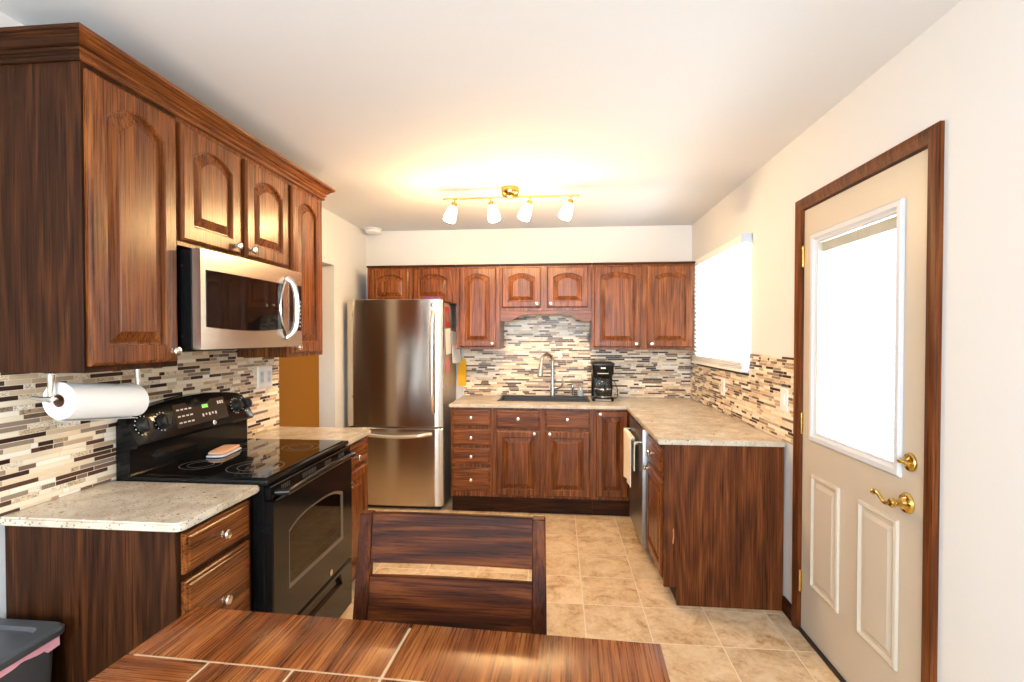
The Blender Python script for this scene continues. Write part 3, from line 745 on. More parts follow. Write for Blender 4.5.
o = plate(FR(XRT), 2.835, 2.925, 1.075, 1.200, 'white light switch plate beside the door casing', 's', 'light_switch')
bx(XRT-0.010, XRT-0.006, 2.864, 2.896, 1.105, 1.170, bev=0.002).build('rocker', 'white', o)

# ------------------------------------------------------------------ refrigerator
fr = thing('refrigerator', (-1.38, 4.5, 0), 'stainless steel bottom-freezer refrigerator standing left of the drawers', 'refrigerator')
FX0, FX1, FY = -1.803, -0.966, 4.246
bx(FX0+0.004, FX1-0.001, 4.325, 4.835, 0.03, 1.765, bev=0.004).build('body', 'fridgeside', fr)
bx(FX0+0.03, FX1-0.03, 4.30, 4.40, 0.0, 0.032).build('base_grille', 'bplastic', fr)
def fdoor(z0, z1, name):
    b = MB(); n = 22; ls = []
    for k in range(n+1):
        q = k/n; x = FX0 + (FX1-FX0)*q; e = min(q, 1-q)*(FX1-FX0)
        yo = 0.012*(2*q-1)**2 + (0.016*(1-e/0.022)**2 if e < 0.022 else 0)
        ls.append([Vector((x, FY+yo+0.003, z0)), Vector((x, FY+yo, z0+0.004)), Vector((x, FY+yo, z1-0.004)), Vector((x, FY+yo+0.003, z1)), Vector((x, 4.318, z1)), Vector((x, 4.318, z0))])
    b.loops(ls); return b.build(name, 'steel_f', fr, angle=30)
du = fdoor(0.708, 1.790, 'upper_door'); dl = fdoor(0.035, 0.695, 'freezer_drawer')
b = MB(); pts = []
for k in range(21):
    q = k/20; pts.append((-1.045, 4.252 - 0.062*min(1, math.sin(q*PI)*2.6)*(0.82+0.18*math.sin(q*PI)), 0.835 + 0.85*q))
b.tube(pts, 0.0175, 12, 1.0, 0.8); b.build('handle', 'handle', du)
b = MB(); pts = []
for k in range(21):
    q = k/20; pts.append((-1.675 + 0.61*q, 4.258 - 0.062*min(1, math.sin(q*PI)*2.6)*(0.82+0.18*math.sin(q*PI)), 0.645 - 0.018*math.sin(q*PI) + 0.006))
b.tube(pts, 0.016, 12); b.build('handle', 'handle', dl)
b = MB(); b.lathe([(0.016, 0), (0.016, 0.002), (0.012, 0.003)], (-1.052, 4.252, 1.742), (0, -1, 0), 20); b.build('badge', 'chrome', du)
b = MB(); b.box(FX0+0.02, FX0+0.09, 4.325, 4.40, 1.766, 1.79, bev=0.004); b.build('hinge_cap', 'bplastic', fr)
for z in (0.96, 1.66): MB().lathe([(0.006, 0), (0.006, 0.002)], (-1.752, 4.2555, z), (0, -1, 0), 10).build('hole_plug', 'chrome', du)
# things on and beside the fridge
def side_card(y0, y1, z0, z1, mat, name, label, cat, tilt=0.0, x=FX1, parent=None, lift=0.0, flare=0.0):
    b = MB(); cy, cz = (y0+y1)/2, (z0+z1)/2; ls = []
    for d in (0.0006+lift, 0.0024+lift):
        l = []
        for y, z in ((y0, z0), (y1, z0), (y1, z1), (y0, z1)):
            a, e = y-cy, z-cz; l.append(Vector((x+d + (0.006 if e < 0 else 0) + (flare if a > 0 else 0) + (flare*0.4 if e < 0 else 0), cy + a*math.cos(tilt) - e*math.sin(tilt), cz + a*math.sin(tilt) + e*math.cos(tilt))))
        ls.append(l)
    b.loops(ls); o = b.build(name, mat, parent, (x, cy, cz) if parent is None else None, smooth=False)
    if label: tag(o, label, cat)
    return o
pf = side_card(4.345, 4.50, 1.555, 1.735, 'red', 'photo_magnet', 'red framed picture magnet high on the fridge side', 'magnet', 0.05)
side_card(4.385, 4.46, 1.60, 1.69, 'greycard', 'picture', None, None, 0.05, parent=pf, lift=0.002)
side_card(4.54, 4.66, 1.57, 1.745, 'greycard', 'picture_card', 'grey patterned card beside the red magnet on the fridge side', 'card', -0.06)
side_card(4.36, 4.56, 1.32, 1.545, 'paper', 'paper_note', 'white paper note under the red magnet on the fridge side', 'paper', 0.04)
side_card(4.575, 4.79, 1.23, 1.52, 'paper', 'paper_sheet', 'longer white sheet of paper hanging toward the back of the fridge side', 'paper', -0.05, flare=0.035)
side_card(4.35, 4.50, 1.165, 1.29, 'pinkcard', 'photo_card', 'small pink and grey photo low on the fridge side', 'card', 0.1)
b = MB(); pillow(b, -1.085, 4.40, 1.766, 0.17, 0.13, 0.052, 0.15); tag(b.build('snack_bag', 'purple', None, (-1.085, 4.40, 1.766)), 'purple packet lying on top of the refrigerator', 'packet')
b = MB(); ls = []
for k in range(9):
    q = k/8; z = 1.262 - 0.255*q; wd = 0.034 + 0.008*math.sin(q*3)
    ls.append([Vector((-0.905 - wd + 0.006*q, 4.800 + 0.006*math.sin(q*7), z)), Vector((-0.905 + wd, 4.795 + 0.006*math.sin(q*7+1), z)), Vector((-0.905 + wd, 4.811 + 0.006*math.sin(q*7+1), z)), Vector((-0.905 - wd + 0.006*q, 4.816 + 0.006*math.sin(q*7), z))])
b.loops(ls)
b.tube([(-0.905, 4.832, 1.275), (-0.905, 4.806, 1.285), (-0.905, 4.806, 1.258)], 0.004, 8)
tag(b.build('pot_holder', 'yellow', None, (-0.905, 4.82, 1.262)), 'yellow cloth pot holder hanging in the gap beside the fridge', 'pot holder')

# ------------------------------------------------------------------ back wall cabinets
YF = 4.505; F3 = FB(YF)
def wallcab(x0, x1, z0, doors, label, rise=0.04):
    c = thing('wall_cabinet', ((x0+x1)/2, YB, z0), label, 'cabinet', 'back wall cabinets')
    bx(x0+0.0005, x1-0.0005, YF, YB-0.009, z0, 2.092, bev=0.0015).build('body', 'wood_z', c)
    bx(x0+0.0005, x1-0.0005, YF-0.024, YF+0.02, 2.0925, 2.108, bev=0.003).build('top_trim', 'dwood_x', c)
    for u0, u1, v0, v1, ku, kv in doors:
        d = panel_door(c, F3, u0, u1, v0, v1, rise)
        if ku is not None: knob(d, F3, ku, kv)
    return c
wallcab(-1.712, -0.898, 1.7685, [(-1.672, -1.325, 1.773, 2.078, -1.36, 1.795), (-1.287, -0.925, 1.773, 2.078, -1.25, 1.795)], 'short two-door wall cabinet above the refrigerator')
wallcab(-0.897, -0.508, 1.363, [(-0.868, -0.543, 1.383, 2.078, -0.575, 1.415)], 'single-door wall cabinet between refrigerator and sink')
c = wallcab(-0.507, 0.289, 1.70, [(-0.490, -0.149, 1.727, 2.078, -0.182, 1.758), (-0.097, 0.256, 1.727, 2.078, -0.063, 1.758)], 'short two-door wall cabinet with curved valance above the sink')
b = MB(); poly = [(-0.506, 1.6995), (-0.506, 1.608), (-0.445, 1.608)]
for k in range(9):
    q = k/8; poly.append((-0.445 + 0.165*q, 1.608 + 0.062*(3*q*q - 2*q**3)))
for k in range(9):
    q = k/8; poly.append((0.062 + 0.165*q, 1.670 - 0.062*(3*q*q - 2*q**3)))
poly += [(0.288, 1.608), (0.288, 1.6995)]
b.prism(poly, 'y', YF, YF+0.02); b.build('valance', 'wood_x', c)
wallcab(0.290, 1.150, 1.363, [(0.306, 0.702, 1.383, 2.078, 0.662, 1.413), (0.752, 1.128, 1.383, 2.078, 0.792, 1.413)], 'tall two-door wall cabinet in the corner beside the window', 0.035)

# ------------------------------------------------------------------ back base cabinets
YG = 4.225; F4 = FB(YG)
def basecab(x0, x1, label, toe=0.075):
    c = thing('base_cabinet', ((x0+x1)/2, YB, 0), label, 'cabinet')
    bx(x0+0.0005, x1-0.0005, YG, YB-0.001, 0.145, 0.8865, bev=0.0015).build('body', 'wood_z', c)
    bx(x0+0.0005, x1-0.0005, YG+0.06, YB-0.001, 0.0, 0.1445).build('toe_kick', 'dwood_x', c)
    return c
c = basecab(-0.892, -0.532, 'four-drawer base cabinet beside the refrigerator')
for v0, v1 in ((0.736, 0.872), (0.574, 0.706), (0.416, 0.548), (0.192, 0.386)):
    d = drawer_front(c, F4, -0.876, -0.556, v0, v1); knob(d, F4, -0.716, (v0+v1)/2)
# the sink base is a frame round the bowl, so that the basin has room
c = thing('base_cabinet', (-0.12, YB, 0), 'two-door sink base cabinet under the black sink', 'cabinet')
b = MB(); b.box(-0.5315, 0.2815, YG, YG+0.02, 0.145, 0.8865); b.box(-0.5315, -0.512, YG+0.02, YB-0.001, 0.145, 0.8865); b.box(0.262, 0.2815, YG+0.02, YB-0.001, 0.145, 0.8865); b.box(-0.512, 0.262, YG+0.02, YB-0.001, 0.145, 0.165)
b.build('body', 'wood_z', c)
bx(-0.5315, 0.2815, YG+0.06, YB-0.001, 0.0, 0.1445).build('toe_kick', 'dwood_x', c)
for u0, u1, ku in ((-0.506, -0.144, -0.192), (-0.104, 0.258, -0.066)):
    d = drawer_front(c, F4, u0, u1, 0.722, 0.870, name='false_drawer'); knob(d, F4, (u0+u1)/2, 0.801)
    d = panel_door(c, F4, u0, u1, 0.164, 0.700, 0.0); knob(d, F4, ku, 0.680)
c = basecab(0.282, 0.585, 'narrow single-door corner base cabinet right of the sink base')
d = panel_door(c, F4, 0.306, 0.562, 0.172, 0.872, 0.0, m=0.054); knob(d, F4, 0.338, 0.848)

# ------------------------------------------------------------------ right run
XG = 0.590; F5 = FR(XG)
c = thing('base_cabinet', (0.9, 3.15, 0), 'base cabinet with drawer, door and large plain end panel facing the camera', 'cabinet')
bx(XG, XR-0.008, 2.90, 3.400, 0.10, 0.8865, bev=0.0015).build('body', 'wood_z', c)
b = MB(); b.prism([(0.580, 0.10), (0.650, 0.10), (0.650, 0.0), (XR-0.008, 0.0), (XR-0.008, 0.8865), (0.580, 0.8865)], 'y', 2.8805, 2.8995); b.build('end_panel', 'ewood_z', c)
MB().prism([(0.624, 0.345), (0.630, 0.338), (0.634, 0.375), (0.632, 0.425), (0.627, 0.420), (0.629, 0.385)], 'y', 2.8799, 2.8806).build('scratch', plain('bare_wood_scratch', srgb(196, 120, 74), 0.6), c)
bx(0.655, XR-0.008, 2.90, 3.400, 0.0, 0.0995).build('toe_kick', 'dwood_x', c)
d = drawer_front(c, F5, 2.925, 3.385, 0.695, 0.845, mat='wood_y'); knob(d, F5, 3.19, 0.768)
d = panel_door(c, F5, 2.925, 3.385, 0.130, 0.662, 0.0); knob(d, F5, 3.335, 0.640)
c = thing('base_cabinet', (0.9, 4.1, 0), 'blind corner base cabinet beyond the dishwasher', 'cabinet')
bx(XG-0.003, XR-0.008, 4.012, 4.2235, 0.10, 0.8865, bev=0.0015).build('body', 'wood_z', c)
bx(0.655, XR-0.008, 4.012, 4.2235, 0.0, 0.0995).build('toe_kick', 'dwood_x', c)
dw = thing('dishwasher', (0.9, 3.7, 0), 'stainless steel dishwasher seen edge-on with a towel over its handle', 'dishwasher')
bx(0.60, XR-0.01, 3.404, 4.008, 0.10, 0.8865, bev=0.002).build('body', 'bplastic', dw)
bx(0.66, XR-0.01, 3.404, 4.008, 0.0, 0.0995).build('toe_kick', 'bplastic', dw)
bx(0.546, 0.599, 3.404, 4.008, 0.105, 0.872, bev=0.006, seg=2).build('door_panel', 'steel_d', dw)
b = MB(); b.cyl((0.505, 3.42, 0.778), (0.505, 3.992, 0.778), 0.010, n=14)
for y in (3.45, 3.962): b.cyl((0.505, y, 0.778), (0.55, y, 0.778), 0.008, n=12)
b.build('handle', 'chrome', dw)
# towel draped over the bar
b = MB(); ls = []; R = 0.016
def tw(y):
    w_ = 0.003*math.sin(y*38) + 0.002*math.sin(y*23)
    front = [(0.505-R-w_*1.6, 0.445+0.006*math.sin(y*9)), (0.505-R-w_*1.2, 0.60), (0.505-R-w_*0.6, 0.70), (0.505-R, 0.778)]
    top = [(0.505-R*math.cos(a), 0.778 + R*math.sin(a)) for a in (0.5, 1.0, PI/2, 2.1, 2.6)]
    back = [(0.505+R, 0.778), (0.505+R+w_*0.5, 0.70), (0.505+R+w_, 0.62), (0.505+R+w_, 0.56)]
    out = front + top + back
    T = 0.006
    inn = []
    n = len(out)
    for i in range(n):
        a = Vector(out[min(i+1, n-1)]) - Vector(out[max(i-1, 0)]); a.normalize(); nr = Vector((a.y, -a.x)); inn.append(Vector(out[i]) + nr*T)
    return [Vector((p[0], y, p[1])) for p in out] + [Vector((p.x, y, p.y)) for p in inn[::-1]]
for k in range(25): ls.append(tw(3.56 + 0.36*k/24))
b.loops(ls); tag(b.build('dish_towel', 'cloth', None, (0.505, 3.74, 0.778)), 'cream dish towel draped over the dishwasher handle', 'towel')

# L-shaped worktop with a cut-out for the sink
SX0, SX1, SY0, SY1 = -0.527, 0.272, 4.440, 4.815
b = bmesh.new()
outer = [(-0.901, YBT-0.001), (-0.901, 4.195), (0.542, 4.195), (0.542, 2.856), (XRT-0.001, 2.856), (XRT-0.001, YBT-0.001)]
cut = 0.012
xs = sorted({-0.901, SX0+cut, SX1-cut, 0.542, XRT-0.001}); ys = sorted({2.856, 4.195, SY0+cut, SY1-cut, YBT-0.001})
vg = {}
def gv(x, y):
    if (x, y) not in vg: vg[(x, y)] = b.verts.new((x, y, 0.8875))
    return vg[(x, y)]
fs = []
for i in range(len(xs)-1):
    for j in range(len(ys)-1):
        cx, cy = (xs[i]+xs[i+1])/2, (ys[j]+ys[j+1])/2
        if cx < 0.542 and cy < 4.195: continue
        if SX0+cut < cx < SX1-cut and SY0+cut < cy < SY1-cut: continue
        fs.append(b.faces.new((gv(xs[i], ys[j]), gv(xs[i+1], ys[j]), gv(xs[i+1], ys[j+1]), gv(xs[i], ys[j+1]))))
r = bmesh.ops.extrude_face_region(b, geom=fs); bmesh.ops.translate(b, verts=[q for q in r['geom'] if isinstance(q, bmesh.types.BMVert)], vec=(0, 0, 0.0275))
bmesh.ops.recalc_face_normals(b, faces=b.faces[:])
ed = [e for e in b.edges if len(e.link_faces) == 2 and e.calc_face_angle(0) > 0.3]
bmesh.ops.bevel(b, geom=ed, offset=0.005, segments=2, affect='EDGES')
mbx = MB(); mbx.add(b); tag(mbx.build('worktop', 'stone', None, (0.2, 4.4, 0.88)), 'large L-shaped speckled stone worktop running under the window', 'worktop')

# sink, faucet and bottles
b = MB()
def SR(i, z): return [Vector((SX0+i, SY0+i, z)), Vector((SX1-i, SY0+i, z)), Vector((SX1-i, SY1-i*(1 if i < 0.02 else 1) - (0.055 if i > 0.02 else 0), z)), Vector((SX0+i, SY1-i - (0.055 if i > 0.02 else 0), z))]
b.loops([SR(0.014, 0.70) if False else SR(0.0155, 0.9155), SR(0.0, 0.9155), SR(0.001, 0.921), SR(0.006, 0.924), SR(0.024, 0.924), SR(0.030, 0.918), SR(0.045, 0.73), SR(0.06, 0.72)], cap0=False)
b.loops([SR(0.0135, 0.9155), SR(0.0135, 0.75), SR(0.03, 0.71), SR(0.05, 0.705)], cap0=False)
sk = b.build('sink', 'sinkstone', None, ((SX0+SX1)/2, 4.62, 0.72), angle=25); tag(sk, 'black composite drop-in sink set in the back worktop', 'sink')
fc = thing('faucet', (-0.05, 4.780, 0.924), 'brushed nickel gooseneck pull-down faucet behind the black sink', 'faucet')
b = MB(); b.lathe([(0.030, 0.0), (0.030, 0.006), (0.024, 0.012), (0.023, 0.07), (0.019, 0.10), (0.0145, 0.16), (0.013, 0.19)], (-0.05, 4.78, 0.9245), n=18)
pts = [(-0.05, 4.78, 1.10), (-0.05, 4.78, 1.245)]
for k in range(1, 12):
    a = PI*k/12; pts.append((-0.05 - 0.05*(1-math.cos(a)), 4.78 - 0.05*(1-math.cos(a)), 1.245 + 0.066*math.sin(a)))
pts.append((-0.152, 4.678, 1.225))
b.tube(pts, 0.0155, 12); b.build('spout', 'nickel', fc)
b = MB(); b.lathe([(0.015, 0), (0.019, 0.02), (0.024, 0.08), (0.027, 0.115), (0.022, 0.12)], (-0.152, 4.678, 1.228), (-0.10, -0.10, -1), 16); b.build('spray_head', 'nickel', fc)
b = MB(); b.lathe([(0.016, 0), (0.016, 0.03), (0.012, 0.04)], (-0.032, 4.78, 1.0), (1, 0, 0.05), 14)
b.tube([(0.0, 4.78, 1.002), (0.03, 4.775, 1.012), (0.045, 4.77, 1.045), (0.040, 4.765, 1.085), (0.028, 4.765, 1.105)], [0.011, 0.010, 0.009, 0.008, 0.007], 10); b.build('lever', 'nickel', fc)
sd = thing('soap_dispenser', (0.135, 4.785, 0.924), 'small chrome soap dispenser right of the faucet', 'soap dispenser')
b = MB(); b.lathe([(0.020, 0), (0.020, 0.006), (0.012, 0.012), (0.011, 0.07), (0.014, 0.085), (0.012, 0.10), (0.005, 0.104)], (0.135, 4.785, 0.9245), n=16); b.build('body', 'chrome', sd)
b = MB(); b.tube([(0.135, 4.785, 1.02), (0.115, 4.77, 1.035), (0.085, 4.75, 1.030)], [0.008, 0.007, 0.005], 10); b.build('nozzle', 'chrome', sd)
bt = thing('soap_bottle', (0.205, 4.780, 0.924), 'clear plastic soap bottle on the sink rim beside the coffee maker', 'bottle')
b = MB(); b.lathe([(0.026, 0), (0.028, 0.004), (0.028, 0.10), (0.020, 0.125), (0.010, 0.135), (0.010, 0.15)], (0.205, 4.78, 0.9245), n=18); b.build('bottle_body', 'glass', bt)
b = MB(); b.lathe([(0.0265, 0.0045), (0.0268, 0.05), (0.0268, 0.052)], (0.205, 4.78, 0.9245), n=18); b.build('liquid', 'clip', bt)
b = MB(); b.lathe([(0.012, 0.148), (0.012, 0.165), (0.004, 0.168), (0.004, 0.195)], (0.205, 4.78, 0.9245), n=14); b.tube([(0.205, 4.78, 1.118), (0.195, 4.765, 1.122), (0.18, 4.75, 1.116)], 0.005, 8); b.build('pump', 'white', bt)

# coffee maker
CX, CY = 0.388, 4.60
cm = thing('coffee_maker', (CX, CY, 0.915), 'black drip coffee maker with glass carafe in front of the tile', 'coffee maker')
b = MB()
def CR(x0, x1, y0, y1, z, r=0.02, n=4):
    l = []
    for sx, sy, a0 in ((x1, y0, -PI/2), (x1, y1, 0), (x0, y1, PI/2), (x0, y0, PI)):
        ccx = sx - r if sx == x1 else sx + r; ccy = sy - r if sy == y1 else sy + r
        for k in range(n): a = a0 + PI/2*k/(n-1); l.append(Vector((ccx + r*math.cos(a), ccy + r*math.sin(a), z)))
    return l
x0, x1 = CX-0.092, CX+0.092
b.loops([CR(x0, x1, CY-0.11, CY+0.11, 0.9155), CR(x0, x1, CY-0.11, CY+0.11, 0.940), CR(x0+0.01, x1-0.01, CY-0.10, CY+0.11, 0.952)])
b.loops([CR(x0, x1, CY+0.02, CY+0.11, 0.945), CR(x0, x1, CY+0.02, CY+0.11, 1.15)])
b.loops([CR(x0+0.02, x1-0.02, CY-0.075, CY+0.11, 1.115), CR(x0, x1, CY-0.095, CY+0.11, 1.150), CR(x0, x1, CY-0.10, CY+0.11, 1.228)])
b.build('housing', 'black', cm)
b = MB(); b.loops([CR(x0-0.008, x1+0.008, CY-0.107, CY+0.115, 1.2285), CR(x0-0.008, x1+0.008, CY-0.107, CY+0.115, 1.240), CR(x0+0.01, x1-0.01, CY-0.09, CY+0.10, 1.250)]); b.build('lid', 'bplastic', cm)
b = MB(); b.lathe([(0.082, 0), (0.082, 0.006), (0.075, 0.008)], (CX, CY-0.042, 0.952), n=28); b.build('warming_plate', 'chrome', cm)
b = MB(); b.box(x0+0.025, x1-0.025, CY-0.1125, CY-0.109, 0.920, 0.934, bev=0.001); b.build('front_strip', 'greycard', cm)
b = MB(); b.box(CX-0.02, CX+0.02, CY-0.1025, CY-0.099, 1.196, 1.208); b.box(CX-0.05, CX+0.045, CY-0.099, CY-0.095, 1.152, 1.159); b.build('label_strip', 'mark', cm)
b = MB(); b.lathe([(0.052, 0.0), (0.060, 0.004), (0.070, 0.03), (0.071, 0.055), (0.060, 0.095), (0.047, 0.125), (0.050, 0.14)], (CX, CY-0.042, 0.961), n=28, cap=False); cf = b.build('carafe', 'glass', cm)
b = MB(); b.lathe([(0.050, 0.002), (0.058, 0.005), (0.0655, 0.022), (0.01, 0.0221)], (CX, CY-0.042, 0.961), n=28); b.build('coffee', 'dark', cf)
b = MB(); b.lathe([(0.0715, 0.052), (0.0725, 0.054), (0.072, 0.062), (0.0705, 0.064)], (CX, CY-0.042, 0.961), n=28, cap=False); b.build('band', 'chrome', cf)
b = MB(); b.lathe([(0.050, 0.138), (0.052, 0.142), (0.045, 0.150), (0.01, 0.153)], (CX, CY-0.042, 0.961), n=24); b.build('carafe_lid', 'bplastic', cf)
b = MB(); b.tube([(CX+0.012, CY-0.088, 1.09), (CX+0.018, CY-0.135, 1.085), (CX+0.020, CY-0.145, 1.05), (CX+0.016, CY-0.135, 1.01), (CX+0.010, CY-0.112, 1.0)], 0.010, 10, 0.8, 1.3); b.build('carafe_handle', 'bplastic', cf)
b = MB(); pts = []
for k in range(16):
    a = k/15; pts.append((x1 + 0.005 + 0.05*math.sin(a*PI), CY+0.09 + 0.05*a, 0.93 + 0.13*a if k else 0.93))
b.tube([(x1-0.002, CY+0.07, 0.935), (x1+0.03, CY+0.07, 0.921), (x1+0.055, CY+0.10, 0.935), (x1+0.058, CY+0.15, 0.99), (x1+0.045, CY+0.20, 1.04), (x1+0.03, CY+0.235, 1.07)], 0.0035, 8); b.build('power_cord', 'bplastic', cm)

# ------------------------------------------------------------------ ceiling fixtures
TY = 3.52
tl = thing('track_light', (-0.327, TY, ZC), 'brass bar ceiling light with four lit frosted glass heads', 'ceiling light')
b = MB(); b.lathe([(0.060, 0.0), (0.062, -0.010), (0.062, -0.040), (0.054, -0.052), (0.030, -0.058), (0.016, -0.074)], (-0.327, TY, ZC-0.0005), n=28); b.build('canopy', 'brass', tl)
b = MB(); b.tube([(-0.795, TY, 2.424), (-0.327, TY, 2.426), (0.142, TY, 2.426)], 0.007, 10); b.build('bar', 'brass', tl)
for x, dx in ((-0.712, -0.030), (-0.462, 0.026), (-0.190, -0.042), (0.086, -0.040)):
    p = Vector((x, TY, 2.424)); ax = Vector((dx, -0.018, -0.11)).normalized()
    b = MB(); b.tube([p, p + Vector((0, 0, -0.022)), p + Vector((0, 0, -0.022)) + ax*0.015], 0.005, 8)
    s0 = p + Vector((0, 0, -0.026))
    b.lathe([(0.012, 0), (0.019, 0.004), (0.019, 0.034), (0.016, 0.036)], s0, ax, 16); hd = b.build('lamp_head', 'brass', tl)
    b = MB(); b.lathe([(0.017, 0.030), (0.026, 0.034), (0.033, 0.060), (0.041, 0.100), (0.043, 0.124), (0.040, 0.134), (0.036, 0.128), (0.030, 0.09), (0.02, 0.045)], s0, ax, 22, cap=False); b.build('glass_shade', 'shade', hd)
    q = s0 + ax*0.15
    point('track_bulb', q, 21, (1.0, 0.62, 0.27), 0.035)
sm = thing('smoke_detector', (-1.735, 4.72, ZC), 'round white smoke detector on the ceiling in the far left corner', 'smoke detector')
b = MB(); b.lathe([(0.078, 0), (0.080, -0.018), (0.076, -0.022)], (-1.735, 4.72, ZC-0.0005), n=30); b.build('base', 'trimwhite', sm)
b = MB(); b.lathe([(0.074, -0.022), (0.072, -0.038), (0.055, -0.048), (0.02, -0.050)], (-1.735, 4.72, ZC-0.0005), n=30); b.build('cover', 'white', sm)

# ------------------------------------------------------------------ dining table
TW, TD, TH = 1.198, 1.198, 0.76
TR = -0.040
T0 = Vector((-0.360, 1.242, 0))                          # middle of the far edge
tb = thing('dining_table', T0, 'brown wooden dining table with inlaid plank top in the foreground', 'table', None, TR)
# local frame: x along the far edge, y towards the kitchen, far edge at y = 0
b = MB(); b.box(-TW/2+0.012, TW/2-0.012, -TD+0.012, -0.012, TH-0.030, TH-0.0018, bev=0.004); b.build('top_core', 'inlay', tb, local=True)
def boards(rects, mat, name, bev=0.003):
    for x0, x1, y0, y1 in rects: bx(x0, x1, y0, y1, TH-0.032, TH, bev=bev, seg=2).build(name, mat, tb, local=True)
g = 0.0030; B = 0.205
b = MB(); h = TW/2
boards([(-h, -g, -B+g, 0), (g, h, -B+g, 0), (-h, -g, -TD, -TD+B-g), (g, h, -TD, -TD+B-g)], 'twood_y', 'end_board')
boards([(-h, -h+B-g, -TD/2+g, -B-g), (-h, -h+B-g, -TD+B+g, -TD/2-g), (h-B+g, h, -TD/2+g, -B-g), (h-B+g, h, -TD+B+g, -TD/2-g)], 'twood_x', 'side_board')
cells = []; n = 4; cw = (TW-2*B)/n
for i in range(n):
    for j in range(n): cells.append((-h+B+i*cw+g, -h+B+(i+1)*cw-g, -B-(j+1)*cw+g, -B-j*cw-g))
boards(cells, 'twood_y', 'tile_board', 0.0025)
b = MB()
b.box(-h+0.06, h-0.06, -0.085, -0.063, TH-0.12, TH-0.032); b.box(-h+0.06, h-0.06, -TD+0.063, -TD+0.085, TH-0.12, TH-0.032); b.box(-h+0.063, -h+0.085, -TD+0.085, -0.085, TH-0.12, TH-0.032); b.box(h-0.085, h-0.063, -TD+0.085, -0.085, TH-0.12, TH-0.032)
b.build('apron', 'cwood_x', tb, local=True)
for sx in (-1, 1):
    for yy in (-0.105, -TD+0.105):
        b = MB(); cx = sx*(h-0.105); b.loops([[Vector((cx+a*r, yy+e*r, z)) for a, e in ((-1, -1), (1, -1), (1, 1), (-1, 1))] for r, z in ((0.030, 0), (0.042, TH-0.14), (0.042, TH-0.033))])
        b.build('leg', 'cwood_z', tb, local=True)

# ------------------------------------------------------------------ dining chair (faces the table)
ch = thing('dining_chair', (-0.303, 1.22, 0), 'dark wooden ladder-back dining chair pushed in at the far side of the table', 'chair')
HW = 0.268
def back_y(z): return 0.150 + 0.085*max(0, (z-0.45))/0.52      # local y of the leaning back posts
for s in (-1, 1):
    b = MB(); ls = []
    for z, w_ in ((0, 0.036), (0.45, 0.042), (0.75, 0.040), (0.962, 0.036)):
        y = back_y(z) - (0.0 if z >= 0.45 else 0.0) + (0.03*(1-z/0.45) if z < 0.45 else 0); xo = s*(HW - 0.018 + (0.010*(0.96-z)))
        ls.append([Vector((xo+a*w_/2, y+e*0.018, z)) for a, e in ((-1, -1), (1, -1), (1, 1), (-1, 1))])
    b.loops(ls)
    bmesh.ops.bevel(b.bm, geom=b.bm.edges[:], offset=0.003, segments=1, affect='EDGES')
    b.build('back_post', 'cwood_z', ch, local=True)
    b = MB(); b.loops([[Vector((s*(HW-0.03)+a*r, -0.245+e*r, z)) for a, e in ((-1, -1), (1, -1), (1, 1), (-1, 1))] for r, z in ((0.017, 0), (0.021, 0.43))]); b.build('leg', 'cwood_z', ch, local=True)
def slat(z0, z1, name='back_slat'):
    b = MB(); ls = []; n = 12; X = HW-0.036
    for k in range(n+1):
        q = 2*k/n-1; x = X*q; bow = 0.007*(1-q*q)
        ls.append([Vector((x, back_y(z)+bow+e, z)) for z, e in ((z0, -0.008), (z0+0.0, 0.010), (z1-0.003, 0.010), (z1, 0.006), (z1, -0.004), (z1-0.003, -0.008))])
    b.loops(ls); return b.build(name, 'cwood_x', ch, local=True)
slat(0.826, 0.962); slat(0.655, 0.790); slat(0.50, 0.60)
b = MB(); b.loops([[Vector((x, y, z)) for x, y in ((-HW+0.005, -0.27), (HW-0.005, -0.27), (HW-0.02, 0.135), (-HW+0.02, 0.135))] for z in (0.432, 0.465)])
bmesh.ops.bevel(b.bm, geom=b.bm.edges[:], offset=0.006, segments=2, affect='EDGES'); b.build('seat', 'cwood_x', ch, local=True)
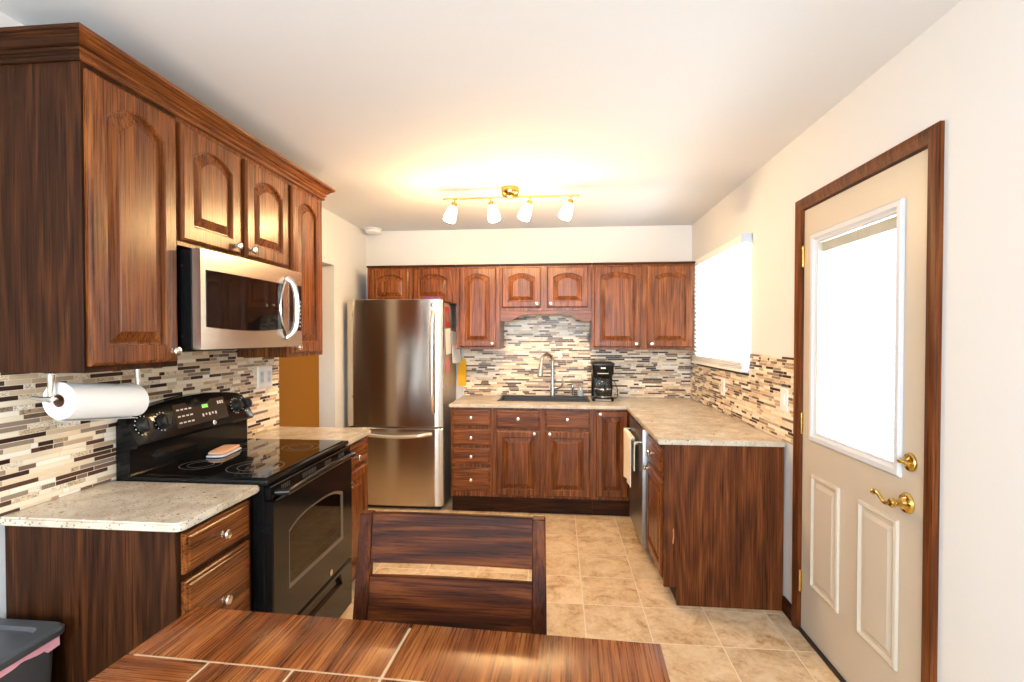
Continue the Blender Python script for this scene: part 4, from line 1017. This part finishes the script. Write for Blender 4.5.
b = MB(); b.box(-HW+0.05, HW-0.05, -0.252, -0.238, 0.375, 0.431); b.box(-HW+0.045, HW-0.045, 0.150, 0.164, 0.375, 0.431)
for s in (-1, 1): b.box(s*(HW-0.03)-0.008, s*(HW-0.03)+0.008, -0.225, 0.14, 0.375, 0.431)
b.build('seat_rail', 'cwood_x', ch, local=True)
for s in (-1, 1): bx(s*(HW-0.028)-0.009, s*(HW-0.028)+0.009, -0.228, 0.155, 0.16, 0.19).build('stretcher', 'cwood_y', ch, local=True)

# ------------------------------------------------------------------ storage tote
bn = thing('storage_tote', (-1.59, 1.22, 0), 'grey plastic bin with charcoal lid in the lower left corner', 'bin')
b = MB()
def BR(x0, x1, y0, y1, z, r=0.03): return CR(x0-0.014, x1-0.014, y0, y1, z, r, 4)
b.loops([BR(-1.69, -1.500, 1.04, 1.375, 0.0), BR(-1.705, -1.478, 1.02, 1.395, 0.565), BR(-1.700, -1.483, 1.025, 1.390, 0.565), BR(-1.685, -1.505, 1.045, 1.37, 0.02)], cap1=True)
b.build('tub', 'toteg', bn)
b = MB(); b.loops([BR(-1.712, -1.462, 1.008, 1.408, 0.5835), BR(-1.714, -1.458, 1.004, 1.412, 0.590), BR(-1.714, -1.458, 1.004, 1.412, 0.604), BR(-1.708, -1.466, 1.012, 1.404, 0.612), BR(-1.690, -1.505, 1.05, 1.37, 0.612), BR(-1.686, -1.512, 1.058, 1.362, 0.603), BR(-1.68, -1.52, 1.07, 1.35, 0.603)]); b.build('lid', 'lidg', bn)
bx(-1.490, -1.466, 1.10, 1.16, 0.575, 0.618, bev=0.004).build('latch', 'clip', bn)
b = MB(); ls = []
for k in range(33):
    q = k/32; y = 1.03 + 0.36*q; z1 = 0.5832; z0 = 0.567 - 0.008*abs(math.sin(q*9)) - (0.012 if k > 28 else 0)
    ls.append([Vector((-1.4915+0.0015*math.sin(k), y, z0)), Vector((-1.4855+0.0015*math.sin(k), y, z0)), Vector((-1.4855, y, z1)), Vector((-1.4915, y, z1))])
b.loops(ls); b.build('liner', 'pinkbag', bn)
